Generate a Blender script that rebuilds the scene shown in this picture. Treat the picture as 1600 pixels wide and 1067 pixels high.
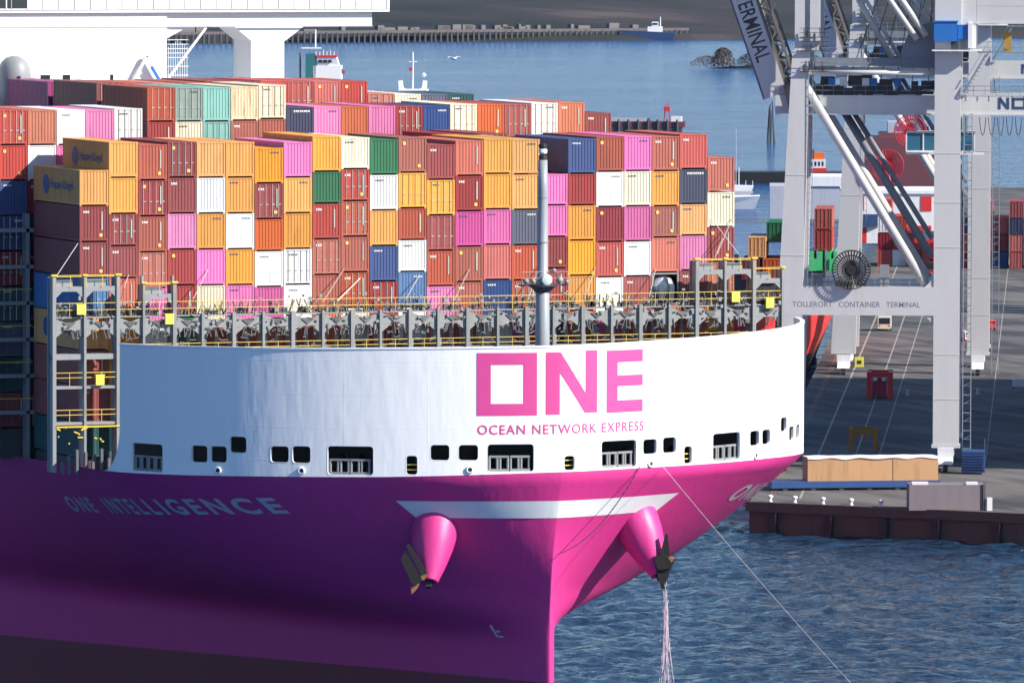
import bpy, bmesh, math, random
from mathutils import Vector, Matrix
random.seed(7)
HAZE = 0.000007
for o in list(bpy.data.objects): bpy.data.objects.remove(o)
sc = bpy.context.scene
COL = sc.collection

# ------------------------------------------------------------------ camera
CAM = Vector((-221.285, -590.781, 67.666)); YAW, PITCH, ROLL = 0.371392, 0.057837, 0.002273
cF = Vector((math.sin(YAW)*math.cos(PITCH), math.cos(YAW)*math.cos(PITCH), -math.sin(PITCH)))
cR0 = Vector((math.cos(YAW), -math.sin(YAW), 0)); cU0 = cR0.cross(cF)
cR = cR0*math.cos(ROLL) + cU0*math.sin(ROLL); cU = cU0*math.cos(ROLL) - cR0*math.sin(ROLL)
cd = bpy.data.cameras.new('camera'); cam = bpy.data.objects.new('camera', cd); COL.objects.link(cam)
cam.matrix_world = Matrix(((cR.x, cU.x, -cF.x, CAM.x), (cR.y, cU.y, -cF.y, CAM.y), (cR.z, cU.z, -cF.z, CAM.z), (0, 0, 0, 1)))
cd.sensor_width = 36; cd.lens = 270; cd.clip_start = 1; cd.clip_end = 30000
sc.camera = cam

# ------------------------------------------------------------------ light
SUN_AZ = math.radians(46)      # towards +X measured from -Y (the bow direction)
SUN_EL = math.radians(33)
to_sun = Vector((math.sin(SUN_AZ)*math.cos(SUN_EL), -math.cos(SUN_AZ)*math.cos(SUN_EL), math.sin(SUN_EL)))
w = bpy.data.worlds.new('World'); sc.world = w; w.use_nodes = True
nt = w.node_tree; nt.nodes.clear()
sky = nt.nodes.new('ShaderNodeTexSky'); sky.sky_type = 'NISHITA'; sky.sun_disc = False
sky.sun_elevation = SUN_EL; sky.sun_rotation = math.atan2(to_sun.x, to_sun.y)
sky.air_density = 1.0; sky.dust_density = 0.1; sky.ozone_density = 6.0
bg = nt.nodes.new('ShaderNodeBackground'); bg.inputs['Strength'].default_value = 0.092
wo = nt.nodes.new('ShaderNodeOutputWorld')
nt.links.new(sky.outputs[0], bg.inputs[0]); nt.links.new(bg.outputs[0], wo.inputs[0])
sd = bpy.data.lights.new('sun', 'SUN'); sd.energy = 5.0; sd.angle = math.radians(0.5); sd.color = (1.0, 0.93, 0.82)
so = bpy.data.objects.new('sun', sd); COL.objects.link(so)
so.rotation_euler = to_sun.to_track_quat('Z', 'Y').to_euler(); so.location = (200, -200, 300)
sc.view_settings.view_transform = 'Standard'; sc.view_settings.look = 'None'
sc.view_settings.gamma = 1; sc.view_settings.use_curve_mapping = False
sc.view_settings.exposure = 0.78
sc.render.engine = 'CYCLES'
sc.cycles.max_bounces = 3; sc.cycles.diffuse_bounces = 2; sc.cycles.glossy_bounces = 2; sc.cycles.use_adaptive_sampling = True; sc.cycles.adaptive_threshold = 0.03; sc.cycles.volume_bounces = 0

# ------------------------------------------------------------------ materials
def srgb(r, g, b):
    f = lambda c: (c/255/12.92) if c/255 <= .04045 else ((c/255+.055)/1.055)**2.4
    return (f(r), f(g), f(b))
MATS = {}
def mat(name, rgb, rough=.5, metal=0, wear=.25, scale=1.2, streak=True, dirt=(.10, .07, .05), vary=.10, bump=0, spec=.5, usecol=False):
    if name in MATS: return MATS[name]
    m = bpy.data.materials.new(name); m.use_nodes = True; MATS[name] = m
    n = m.node_tree.nodes; l = m.node_tree.links; p = n['Principled BSDF']
    p.inputs['Roughness'].default_value = rough; p.inputs['Metallic'].default_value = metal
    p.inputs['Specular IOR Level'].default_value = spec
    tc = n.new('ShaderNodeTexCoord'); mp = n.new('ShaderNodeMapping'); l.new(tc.outputs['Object'], mp.inputs[0])
    oi = n.new('ShaderNodeObjectInfo'); RND = oi.outputs['Random']
    if usecol:
        sc_ = n.new('ShaderNodeSeparateColor'); l.new(oi.outputs['Color'], sc_.inputs[0]); RND = sc_.outputs[0]
    if streak: mp.inputs['Scale'].default_value = (1.6, 1.6, .22)
    sh = n.new('ShaderNodeVectorMath'); sh.operation = 'ADD'; l.new(mp.outputs[0], sh.inputs[0])
    cmb = n.new('ShaderNodeCombineXYZ'); ml = n.new('ShaderNodeMath'); ml.operation = 'MULTIPLY'; ml.inputs[1].default_value = 61
    l.new(RND, ml.inputs[0]); l.new(ml.outputs[0], cmb.inputs[0]); l.new(ml.outputs[0], cmb.inputs[1]); l.new(cmb.outputs[0], sh.inputs[1])
    nz = n.new('ShaderNodeTexNoise'); nz.inputs['Scale'].default_value = scale; nz.inputs['Detail'].default_value = 4; nz.inputs['Roughness'].default_value = .65
    l.new(sh.outputs[0], nz.inputs['Vector'])
    rp = n.new('ShaderNodeMapRange'); rp.inputs[1].default_value = .50; rp.inputs[2].default_value = .78; rp.inputs[4].default_value = wear
    l.new(nz.outputs['Fac'], rp.inputs[0])
    mx = n.new('ShaderNodeMix'); mx.data_type = 'RGBA'; mx.inputs['A'].default_value = (*rgb, 1); mx.inputs['B'].default_value = (*dirt, 1)
    l.new(rp.outputs[0], mx.inputs['Factor'])
    hs = n.new('ShaderNodeHueSaturation')
    vr = n.new('ShaderNodeMapRange'); vr.inputs[3].default_value = 1-vary; vr.inputs[4].default_value = 1+vary
    l.new(RND, vr.inputs[0]); l.new(vr.outputs[0], hs.inputs['Value'])
    if vary > .15:
        r7 = n.new('ShaderNodeMath'); r7.operation = 'MULTIPLY'; r7.inputs[1].default_value = 7.13; r8 = n.new('ShaderNodeMath'); r8.operation = 'FRACT'; l.new(RND, r7.inputs[0]); l.new(r7.outputs[0], r8.inputs[0])
        vs_ = n.new('ShaderNodeMapRange'); vs_.inputs[3].default_value = .82; vs_.inputs[4].default_value = 1.03; l.new(r8.outputs[0], vs_.inputs[0]); l.new(vs_.outputs[0], hs.inputs['Saturation'])
    l.new(mx.outputs['Result'], hs.inputs['Color']); l.new(hs.outputs[0], p.inputs['Base Color'])
    if bump:
        bp = n.new('ShaderNodeBump'); bp.inputs['Strength'].default_value = bump; bp.inputs['Distance'].default_value = .05
        n2 = n.new('ShaderNodeTexNoise'); n2.inputs['Scale'].default_value = .5; n2.inputs['Detail'].default_value = 3
        l.new(tc.outputs['Object'], n2.inputs['Vector']); l.new(n2.outputs['Fac'], bp.inputs['Height']); l.new(bp.outputs[0], p.inputs['Normal'])
    return m
K = .72
def seams(m, pz, px, depth, sf=.5):
    n = m.node_tree.nodes; l = m.node_tree.links; p = n['Principled BSDF']
    tc = n.new('ShaderNodeTexCoord'); sx = n.new('ShaderNodeSeparateXYZ'); l.new(tc.outputs['Object'], sx.inputs[0])
    def line(sock, per, wdt):
        a = n.new('ShaderNodeMath'); a.operation = 'DIVIDE'; a.inputs[1].default_value = per; l.new(sock, a.inputs[0])
        b = n.new('ShaderNodeMath'); b.operation = 'PINGPONG'; b.inputs[1].default_value = .5; l.new(a.outputs[0], b.inputs[0])
        c = n.new('ShaderNodeMapRange'); c.inputs[1].default_value = 0; c.inputs[2].default_value = wdt/per; c.inputs[3].default_value = 1; c.inputs[4].default_value = 0; l.new(b.outputs[0], c.inputs[0]); return c.outputs[0]
    ad = n.new('ShaderNodeMath'); ad.operation = 'ADD'; l.new(sx.outputs['X'], ad.inputs[0]); m2 = n.new('ShaderNodeMath'); m2.operation = 'MULTIPLY'; m2.inputs[1].default_value = .6; l.new(sx.outputs['Y'], m2.inputs[0]); l.new(m2.outputs[0], ad.inputs[1])
    mx = n.new('ShaderNodeMath'); mx.operation = 'MAXIMUM'; l.new(line(sx.outputs['Z'], pz, .05), mx.inputs[0]); l.new(line(ad.outputs[0], px, .06), mx.inputs[1])
    # plates between the welds dish in a little
    pl = n.new('ShaderNodeTexNoise'); pl.inputs['Scale'].default_value = .55; pl.inputs['Detail'].default_value = 2; mp = n.new('ShaderNodeMapping'); mp.inputs['Scale'].default_value = (1.6, 1.6, .45); l.new(tc.outputs['Object'], mp.inputs[0]); l.new(mp.outputs[0], pl.inputs['Vector'])
    hgt = n.new('ShaderNodeMath'); hgt.operation = 'MULTIPLY_ADD'; hgt.inputs[1].default_value = .10; l.new(mx.outputs[0], hgt.inputs[0]); l.new(pl.outputs['Fac'], hgt.inputs[2])
    for k in list(p.inputs['Normal'].links): l.remove(k)
    bp = n.new('ShaderNodeBump'); bp.inputs['Strength'].default_value = 1.0; bp.inputs['Distance'].default_value = depth; l.new(hgt.outputs[0], bp.inputs['Height']); l.new(bp.outputs[0], p.inputs['Normal'])
def cpaint(key, name, rgb, wear=.55):
    c = tuple(v*K for v in srgb(*rgb))
    return mat('container_'+name, c, .55, wear=wear, scale=1.0, dirt=tuple(v*.40+.02 for v in c), vary=.17, usecol=True)
CP = {'o': ('orange', (246, 160, 32)), 'a': ('amber', (244, 172, 70)), 'c': ('crimson', (160, 54, 54)), 'r': ('rust red', (186, 84, 58)),
      's': ('salmon', (228, 112, 88)), 'R': ('red', (196, 66, 54)), 'p': ('pink', (238, 120, 186)), 'h': ('magenta pink', (216, 72, 156)),
      'w': ('white', (250, 250, 250)), 'e': ('cream', (248, 236, 205)), 'g': ('green', (16, 122, 72)), 'b': ('blue', (34, 70, 135)),
      'n': ('navy', (58, 66, 96)), 'l': ('light blue', (72, 124, 182)), 'd': ('slate grey', (98, 102, 126)), 't': ('teal', (130, 200, 190)),
      'k': ('dark red', (150, 26, 44)), 'u': ('brown orange', (204, 98, 44)), 'm': ('purple', (150, 30, 110)), 'T': ('grey', (120, 125, 132)),
      'G': ('grey green', (150, 176, 168)), 'v': ('dark teal', (28, 90, 92)), 'y': ('tan', (232, 208, 160))}
for k, (nm, rgb) in CP.items(): CP[k] = (nm, cpaint(k, nm.replace(' ', '_'), rgb))
CP['w'] = (CP['w'][0], mat('container_white_paint', (.64, .64, .63), .45, wear=.35, scale=1.0, dirt=(.45, .40, .33), vary=.05, usecol=True))
CP['y'] = (CP['y'][0], mat('container_tan_rusty', (.62, .50, .32), .6, wear=.9, scale=2.0, dirt=(.30, .13, .05), vary=.05, usecol=True))
M_PINK = mat('hull_magenta_paint', (.58, .034, .220), .46, wear=.16, scale=.25, dirt=(.45, .05, .2), vary=0, bump=.10)
seams(M_PINK, 2.7, 6.5, .06)
M_BOOT = mat('hull_boot_top_red', (.20, .03, .045), .5, wear=.4, scale=.4, vary=0)
M_WHITE = mat('ship_white_paint', (.86, .86, .86), .40, wear=.14, scale=.35, dirt=(.60, .58, .54), vary=.0, bump=.16)
seams(M_WHITE, 2.62, 4.1, .045)
M_LOGO = mat('logo_magenta', (.64, .065, .27), .45, wear=.05, vary=0)
M_NAME = mat('name_grey_white', (.50, .51, .53), .5, wear=.15, vary=0)
M_DECK = mat('deck_dark_green_grey', (.10, .12, .14), .7, wear=.4, vary=.05)
M_INNER = mat('mooring_deck_grey', (.12, .13, .15), .7, wear=.3, vary=.0)
M_LASH = mat('lashing_steel_grey', (.25, .26, .265), .5, wear=.45, scale=1.5, dirt=(.16, .13, .11), vary=.10)
M_YEL = mat('rail_yellow', (.80, .55, .06), .5, wear=.2, vary=.08)
M_LYEL = mat('box_yellow', (.78, .72, .10), .5, wear=.15, vary=.05)
M_ROD = mat('lashing_rod_galvanised', (.55, .52, .46), .4, .4, wear=.3, vary=.1)
M_BLACK = mat('black_steel', (.02, .02, .022), .55, wear=.4, dirt=(.07, .035, .02), vary=.05)
M_DARK = mat('dark_machinery', (.045, .05, .06), .6, wear=.4, vary=.2)
M_GEAR = mat('lashing_gear_grey', (.11, .115, .12), .6, wear=.4, vary=.3)
M_ANCH = mat('anchor_rust_brown', (.010, .009, .008), .75, wear=.7, scale=2.5, dirt=(.034, .018, .010), vary=.1)
M_GLASS = mat('window_dark_glass', (.02, .03, .04), .08, wear=0, vary=0)
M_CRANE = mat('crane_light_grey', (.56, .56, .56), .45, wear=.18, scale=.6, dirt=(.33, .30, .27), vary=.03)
M_CRANED = mat('crane_dark_steel', (.18, .21, .25), .5, wear=.3, vary=.05)  # plain darker steel colour of the secondary crane members
M_BLUE = mat('crane_blue', (.02, .16, .50), .45, wear=.12, vary=.05)
M_TEAL = mat('cab_blue_glass', (.03, .13, .22), .12, wear=.05, vary=0)
M_RED = mat('signal_red', (.62, .03, .03), .45, wear=.2, vary=.05)
M_GREEN = mat('spreader_green', (.06, .50, .18), .45, wear=.2, vary=.05)
M_OR = mat('life_orange', (.80, .16, .02), .45, wear=.15, vary=.05)
M_WOOD = mat('plywood', (.47, .27, .13), .7, wear=.75, scale=.8, dirt=(.26, .14, .07), vary=.06)
M_SNOW = mat('tarp_white', (.74, .74, .76), .7, wear=.2, vary=.03)
M_CONC = mat('concrete_lilac', (.20, .17, .19), .8, wear=.5, scale=.8, dirt=(.12, .10, .10), vary=.03)
M_WALL = mat('quay_wall_brown', (.11, .07, .055), .85, wear=.8, scale=.6, dirt=(.055, .045, .045), vary=.0, bump=.4)
M_LINE = mat('road_line', (.34, .31, .26), .7, wear=.8, scale=2, streak=False, dirt=(.15, .14, .13), vary=0)
M_RUST_SUNLIT = mat('rust_and_sunlit_brown', (.30, .14, .06), .7, wear=.6, dirt=(.12, .05, .03), vary=.1)
M_SHED = mat('shed_grey', (.42, .43, .50), .6, wear=.2, vary=.05)
M_MAROON = mat('far_maroon', (.16, .05, .06), .5, wear=.3, vary=.05)
M_TUGG = mat('tug_teal', (.03, .16, .17), .5, wear=.15, vary=.0)
M_NAVY = mat('navy_paint', (.03, .06, .15), .5, wear=.15, vary=0)

def asphalt():
    m = bpy.data.materials.new('apron_asphalt'); m.use_nodes = True
    n = m.node_tree.nodes; l = m.node_tree.links; p = n['Principled BSDF']; p.inputs['Roughness'].default_value = .85
    tc = n.new('ShaderNodeTexCoord'); mp = n.new('ShaderNodeMapping'); mp.inputs['Rotation'].default_value = (0, 0, math.radians(25.3)); mp.inputs['Scale'].default_value = (1, .12, 1)
    l.new(tc.outputs['Object'], mp.inputs[0])
    a = n.new('ShaderNodeTexNoise'); a.inputs['Scale'].default_value = .35; a.inputs['Detail'].default_value = 6; l.new(mp.outputs[0], a.inputs['Vector'])
    b = n.new('ShaderNodeTexNoise'); b.inputs['Scale'].default_value = .06; b.inputs['Detail'].default_value = 4; l.new(tc.outputs['Object'], b.inputs['Vector'])
    ad = n.new('ShaderNodeMath'); ad.operation = 'ADD'; l.new(a.outputs['Fac'], ad.inputs[0]); l.new(b.outputs['Fac'], ad.inputs[1])
    r = n.new('ShaderNodeValToRGB'); r.color_ramp.elements[0].position = .42; r.color_ramp.elements[0].color = (.035, .035, .038, 1)
    r.color_ramp.elements[1].position = .60; r.color_ramp.elements[1].color = (.135, .125, .118, 1)
    hv = n.new('ShaderNodeMath'); hv.operation = 'MULTIPLY'; hv.inputs[1].default_value = .5; l.new(ad.outputs[0], hv.inputs[0]); l.new(hv.outputs[0], r.inputs[0]); l.new(r.outputs[0], p.inputs['Base Color'])
    return m
def land_mat():
    m = bpy.data.materials.new('far_land'); m.use_nodes = True
    n = m.node_tree.nodes; l = m.node_tree.links; p = n['Principled BSDF']; p.inputs['Roughness'].default_value = .95
    p.inputs['Specular IOR Level'].default_value = .1
    tc = n.new('ShaderNodeTexCoord'); mp = n.new('ShaderNodeMapping'); mp.inputs['Scale'].default_value = (.006, .0022, .006); l.new(tc.outputs['Object'], mp.inputs[0])
    a = n.new('ShaderNodeTexNoise'); a.inputs['Scale'].default_value = 1.5; a.inputs['Detail'].default_value = 9; a.inputs['Roughness'].default_value = .62; l.new(mp.outputs[0], a.inputs['Vector'])
    r = n.new('ShaderNodeValToRGB'); e = r.color_ramp.elements; e[0].position = .33; e[0].color = (.014, .020, .026, 1); e[1].position = .74; e[1].color = (.12, .105, .09, 1)
    x = e.new(.5); x.color = (.034, .036, .034, 1); y = e.new(.6); y.color = (.052, .042, .048, 1)
    l.new(a.outputs['Fac'], r.inputs[0]); l.new(r.outputs[0], p.inputs['Base Color'])
    return m
def water_mat(name='harbour_water_sky_blue', col=(.009, .058, .190), sp=.28):  # bluer default base colour stands in for sky reflected by the far water
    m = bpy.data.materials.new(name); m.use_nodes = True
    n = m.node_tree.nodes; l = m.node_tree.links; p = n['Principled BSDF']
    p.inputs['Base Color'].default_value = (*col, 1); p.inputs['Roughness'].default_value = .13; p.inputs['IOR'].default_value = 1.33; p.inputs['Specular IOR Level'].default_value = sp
    tc = n.new('ShaderNodeTexCoord'); mp = n.new('ShaderNodeMapping'); mp.inputs['Rotation'].default_value = (0, 0, math.radians(15)); mp.inputs['Scale'].default_value = (.5, 1, 1)
    l.new(tc.outputs['Object'], mp.inputs[0])
    a = n.new('ShaderNodeTexNoise'); a.inputs['Scale'].default_value = .16; a.inputs['Detail'].default_value = 5; a.inputs['Roughness'].default_value = .62; a.inputs['Distortion'].default_value = .4
    l.new(mp.outputs[0], a.inputs['Vector'])
    bp = n.new('ShaderNodeBump'); bp.inputs['Strength'].default_value = 1.0; bp.inputs['Distance'].default_value = 5.0
    wp = n.new('ShaderNodeTexNoise'); wp.inputs['Scale'].default_value = .012; wp.inputs['Detail'].default_value = 4; mp2 = n.new('ShaderNodeMapping'); mp2.inputs['Scale'].default_value = (.35, 1, 1); mp2.inputs['Rotation'].default_value = (0, 0, math.radians(20)); l.new(tc.outputs['Object'], mp2.inputs[0]); l.new(mp2.outputs[0], wp.inputs['Vector'])
    wr = n.new('ShaderNodeMapRange'); wr.inputs[1].default_value = .35; wr.inputs[2].default_value = .65; wr.inputs[3].default_value = .45; wr.inputs[4].default_value = 1.0; l.new(wp.outputs['Fac'], wr.inputs[0]); l.new(wr.outputs[0], bp.inputs['Strength'])
    l.new(a.outputs['Fac'], bp.inputs['Height']); l.new(bp.outputs[0], p.inputs['Normal'])
    return m

# ------------------------------------------------------------------ mesh helpers
class MB:
    def __init__(s): s.v = []; s.f = []
    def add(s, vs, fs):
        b = len(s.v); s.v += [tuple(x) for x in vs]; s.f += [tuple(i+b for i in f) for f in fs]; return s
    def box(s, x0, x1, y0, y1, z0, z1):
        return s.add([(x0, y0, z0), (x1, y0, z0), (x1, y1, z0), (x0, y1, z0), (x0, y0, z1), (x1, y0, z1), (x1, y1, z1), (x0, y1, z1)],
                     [(0, 3, 2, 1), (4, 5, 6, 7), (0, 1, 5, 4), (1, 2, 6, 5), (2, 3, 7, 6), (3, 0, 4, 7)])
    def hexa(s, b, t):   # two quads (bottom, top), each counter-clockwise from above
        return s.add(list(b)+list(t), [(0, 3, 2, 1), (4, 5, 6, 7), (0, 1, 5, 4), (1, 2, 6, 5), (2, 3, 7, 6), (3, 0, 4, 7)])
    def tube(s, p0, p1, r, n=8, r1=None):
        p0 = Vector(p0); p1 = Vector(p1); d = (p1-p0)
        if d.length < 1e-6: return s
        d.normalize(); u = d.orthogonal().normalized(); w2 = d.cross(u); r1 = r if r1 is None else r1
        vs = []
        for P, R in ((p0, r), (p1, r1)):
            for k in range(n):
                a = 2*math.pi*k/n; vs.append(P+(u*math.cos(a)+w2*math.sin(a))*R)
        fs = [(k, (k+1) % n, n+(k+1) % n, n+k) for k in range(n)]+[tuple(range(n))[::-1], tuple(range(n, 2*n))]
        return s.add(vs, fs)
    def bar(s, p0, p1, w2, h2):   # square bar
        p0 = Vector(p0); p1 = Vector(p1); d = (p1-p0).normalized()
        u = d.cross(Vector((0, 0, 1)));  u = u.normalized() if u.length > 1e-3 else Vector((1, 0, 0)); v = u.cross(d)
        q = lambda P: [P-u*w2-v*h2, P+u*w2-v*h2, P+u*w2+v*h2, P-u*w2+v*h2]
        return s.add(q(p0)+q(p1), [(0, 1, 2, 3), (7, 6, 5, 4), (0, 4, 5, 1), (1, 5, 6, 2), (2, 6, 7, 3), (3, 7, 4, 0)])
    def path(s, pts, r, n=6):
        for a, b in zip(pts[:-1], pts[1:]): s.tube(a, b, r, n)
        return s
    def lathe(s, prof, base, axis, n=24, cap=True):
        base = Vector(base); d = Vector(axis).normalized(); u = d.orthogonal().normalized(); w2 = d.cross(u); vs = []; fs = []
        for r, h in prof:
            for k in range(n):
                a = 2*math.pi*k/n; vs.append(base+d*h+(u*math.cos(a)+w2*math.sin(a))*r)
        for i in range(len(prof)-1):
            for k in range(n): fs.append((i*n+k, i*n+(k+1) % n, (i+1)*n+(k+1) % n, (i+1)*n+k))
        if cap: fs += [tuple(range(n))[::-1], tuple(range((len(prof)-1)*n, len(prof)*n))]
        return s.add(vs, fs)
    def prism(s, poly, d):      # planar polygon extruded by vector d
        n = len(poly); d = Vector(d); vs = [Vector(p) for p in poly]; vs += [p+d for p in vs]
        return s.add(vs, [tuple(range(n))[::-1], tuple(range(n, 2*n))]+[(k, (k+1) % n, n+(k+1) % n, n+k) for k in range(n)])
    def grid(s, rows):
        n = len(rows[0]); vs = [p for r in rows for p in r]
        return s.add(vs, [(i*n+k, i*n+k+1, (i+1)*n+k+1, (i+1)*n+k) for i in range(len(rows)-1) for k in range(n-1)])
    def mesh(s, name, smooth=False, fix=True):
        me = bpy.data.meshes.new(name); me.from_pydata(s.v, [], s.f)
        if fix:
            bm = bmesh.new(); bm.from_mesh(me); bmesh.ops.recalc_face_normals(bm, faces=bm.faces); bm.to_mesh(me); bm.free()
        if smooth:
            for p in me.polygons: p.use_smooth = True
        me.update(); return me
    def build(s, name, m, parent=None, smooth=False, fix=True):
        me = s.mesh(name, smooth, fix); me.materials.append(m); return link(name, me, parent)
def link(name, me, parent=None):
    o = bpy.data.objects.new(name, me); COL.objects.link(o)
    if parent: o.parent = parent
    return o
def empty(name, loc=(0, 0, 0), rz=0, parent=None):
    o = bpy.data.objects.new(name, None); COL.objects.link(o); o.location = loc; o.rotation_euler = (0, 0, rz); o.empty_display_size = .5
    if parent: o.parent = parent
    return o
def tag(o, label, cat, group=None, kind=None):
    o['label'] = label; o['category'] = cat
    if group: o['group'] = group
    if kind: o['kind'] = kind
    return o
def stru(o): o['kind'] = 'structure'; return o
def copy_tree(o, parent=None):
    c = o.copy(); COL.objects.link(c)
    if parent: c.parent = parent
    for ch in [x for x in CHILD.get(o.name, [])]: copy_tree(ch, c)
    return c
CHILD = {}
def index_children():
    CHILD.clear()
    for o in bpy.data.objects:
        if o.parent: CHILD.setdefault(o.parent.name, []).append(o)
def text2d(body, height, bold=.0, space=1.0):
    cu = bpy.data.curves.new('txt', 'FONT'); cu.body = body; cu.space_character = space; cu.size = 1; cu.offset = bold; cu.resolution_u = 3
    ob = bpy.data.objects.new('txt', cu); COL.objects.link(ob)
    dg = bpy.context.evaluated_depsgraph_get(); me = ob.evaluated_get(dg).to_mesh()
    vs = [(v.co.x, v.co.y) for v in me.vertices]; fs = [tuple(p.vertices) for p in me.polygons]
    ob.evaluated_get(dg).to_mesh_clear(); bpy.data.objects.remove(ob); bpy.data.curves.remove(cu)
    x0 = min(v[0] for v in vs); x1 = max(v[0] for v in vs); y0 = min(v[1] for v in vs); y1 = max(v[1] for v in vs); k = height/(y1-y0)
    return [((x-x0)*k, (y-y0)*k) for x, y in vs], fs, (x1-x0)*k
def text_part(name, body, height, fn, m, parent, width=None, bold=0, space=1.0):
    vs, fs, tw = text2d(body, height, bold, space); k = 1 if width is None else width/tw
    par = list(range(len(vs)))
    def find(i):
        while par[i] != i: par[i] = par[par[i]]; i = par[i]
        return i
    for f in fs:
        for q in f[1:]: par[find(q)] = find(f[0])
    groups = {}
    for f in fs: groups.setdefault(find(f[0]), []).append(f)
    out = []
    for g in sorted(groups.values(), key=lambda g: min(vs[i][0] for f in g for i in f)):
        ids = sorted({i for f in g for i in f}); mp = {i: j for j, i in enumerate(ids)}
        mb = MB(); mb.add([fn(vs[i][0]*k, vs[i][1]) for i in ids], [tuple(mp[i] for i in f) for f in g]); out.append(mb.build(name, m, parent, fix=False))
    return out
def interp(x, xs, ys):
    if x <= xs[0]: return ys[0]
    for i in range(1, len(xs)):
        if x <= xs[i]: return ys[i-1]+(ys[i]-ys[i-1])*(x-xs[i-1])/(xs[i]-xs[i-1])
    return ys[-1]

# ------------------------------------------------------------------ setting: water, far land, quay
mb = MB(); mb.add([(-6000, -2000, 0), (9000, -2000, 0), (9000, 9000, 0), (-6000, 9000, 0)], [(0, 1, 2, 3)])
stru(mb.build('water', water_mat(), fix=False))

from mathutils import noise as mnoise
WX0, WX1, WY0, WY1 = 8.0, 150.0, -60.0, 175.0
rows = []
nx_, ny_ = 270, 400
for j in range(ny_+1):
    y = WY0+(WY1-WY0)*j/ny_; row = []
    for i in range(nx_+1):
        x = WX0+(WX1-WX0)*i/nx_
        e = min(1, (x-WX0)/8, (WX1-x)/8, (y-WY0)/8, (WY1-y)/8)
        u = x*.80+y*.60; v = -x*.60+y*.80
        z = .34*mnoise.noise((u*.16, v*.34, 1.7))+.26*mnoise.noise((u*.40, v*.62, 5.1))+.13*mnoise.noise((u*.85, v*1.15, 9.3))
        row.append((x, y, .03+max(0, e)*(.42+z)))
    rows.append(row)
WATER = water_mat('near_harbour_water', (.012, .032, .066), .36)  # same water, darker base colour for its duller reflection close by
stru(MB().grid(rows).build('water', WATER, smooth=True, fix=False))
def hill(x, y):
    return 3+max(0, (y-2790))*.012+6*math.sin(x*.006+1)*math.sin(y*.004)
rows = []
for i in range(60):
    row = []
    for k in range(90):
        x = -2500+k*110; y = 2755+.13*(x-974)*.45+(i**1.6)*9
        z = -1 if i == 0 else max(2.5, hill(x, y))
        row.append((x, y, z))
    rows.append(row)
stru(MB().grid(rows).build('far_shore', land_mat(), smooth=True))

QD = Vector((.427, .904, 0)); ND = Vector((.904, -.427, 0)); QZ = 3.6
P0 = Vector((97, 157, 0)); E1 = Vector((.65, -.76, 0))
qp = [P0, P0+E1*330, P0+E1*330+ND*120+QD*900, P0+QD*900]
mb = MB(); mb.add([(p.x, p.y, QZ) for p in qp], [(0, 1, 2, 3)])
quay = stru(mb.build('quay_apron', asphalt(), fix=False))
mb = MB()
for a, b in ((qp[0], qp[1]), (qp[3], qp[0])):
    mb.add([(a.x, a.y, -4), (b.x, b.y, -4), (b.x, b.y, QZ-.02), (a.x, a.y, QZ-.02)], [(0, 1, 2, 3)])
mb.build('quay_wall', M_WALL, quay, fix=False)
En = Vector((-.76, -.65, 0))
for u0, u1 in ((-.3, 60),):
    a = P0+E1*u0; b = P0+E1*u1
    MB().hexa([(a+En*.35+Vector((0, 0, 2.7))), (b+En*.35+Vector((0, 0, 2.7))), (b-En*.9+Vector((0, 0, 2.7))), (a-En*.9+Vector((0, 0, 2.7)))],
              [(a+En*.35+Vector((0, 0, 3.72))), (b+En*.35+Vector((0, 0, 3.72))), (b-En*.9+Vector((0, 0, 3.72))), (a-En*.9+Vector((0, 0, 3.72)))]).build('quay_cope', M_WALL, quay)
for u in (3, 9.5, 16, 22, 29):     # timber fenders hung on the wall
    c = P0+E1*u
    m2 = MB(); m2.hexa([c+En*.02-E1*.45+Vector((0, 0, -1)), c+En*.02+E1*.45+Vector((0, 0, -1)), c+En*.7+E1*.45+Vector((0, 0, -1)), c+En*.7-E1*.45+Vector((0, 0, -1))],
                       [c+En*.02-E1*.45+Vector((0, 0, 2.6)), c+En*.02+E1*.45+Vector((0, 0, 2.6)), c+En*.7+E1*.45+Vector((0, 0, 2.6)), c+En*.7-E1*.45+Vector((0, 0, 2.6))])
    m2.build('fender', M_BLACK, quay)
def qpt(a, b, z=QZ): return P0+ND*a+QD*b+Vector((0, 0, z))
for a, b0, b1, wd in ((9.5, 30, 620, .09), (12.2, 34, 620, .07), (5.2, 6, 620, .12), (24.5, 60, 620, .06)):
    MB().add([qpt(a-wd, b0, QZ+.006), qpt(a+wd, b0, QZ+.006), qpt(a+wd, b1, QZ+.006), qpt(a-wd, b1, QZ+.006)], [(0, 1, 2, 3)]).build('lane_marking', M_LINE, quay, fix=False)
# bollards along the end of the quay
for i, u in enumerate((2.2, 5.1, 8.4, 11.7, 15.2, 19.5)):
    c = P0+E1*u-En*.55+Vector((0, 0, 3.72))
    o = MB().lathe([(.26, 0), (.22, .12), (.17, .2), (.17, .42), (.30, .5), (.30, .66), (.12, .74)], (0, 0, 0), (0, 0, 1), 10).build('bollard', M_SNOW, None, True)
    o.location = c
    tag(o, ['first', 'second', 'third', 'fourth', 'fifth', 'sixth'][i]+' white mooring bollard from the left on the brown quay edge', 'bollard', 'white bollards on the quay edge')
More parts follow.
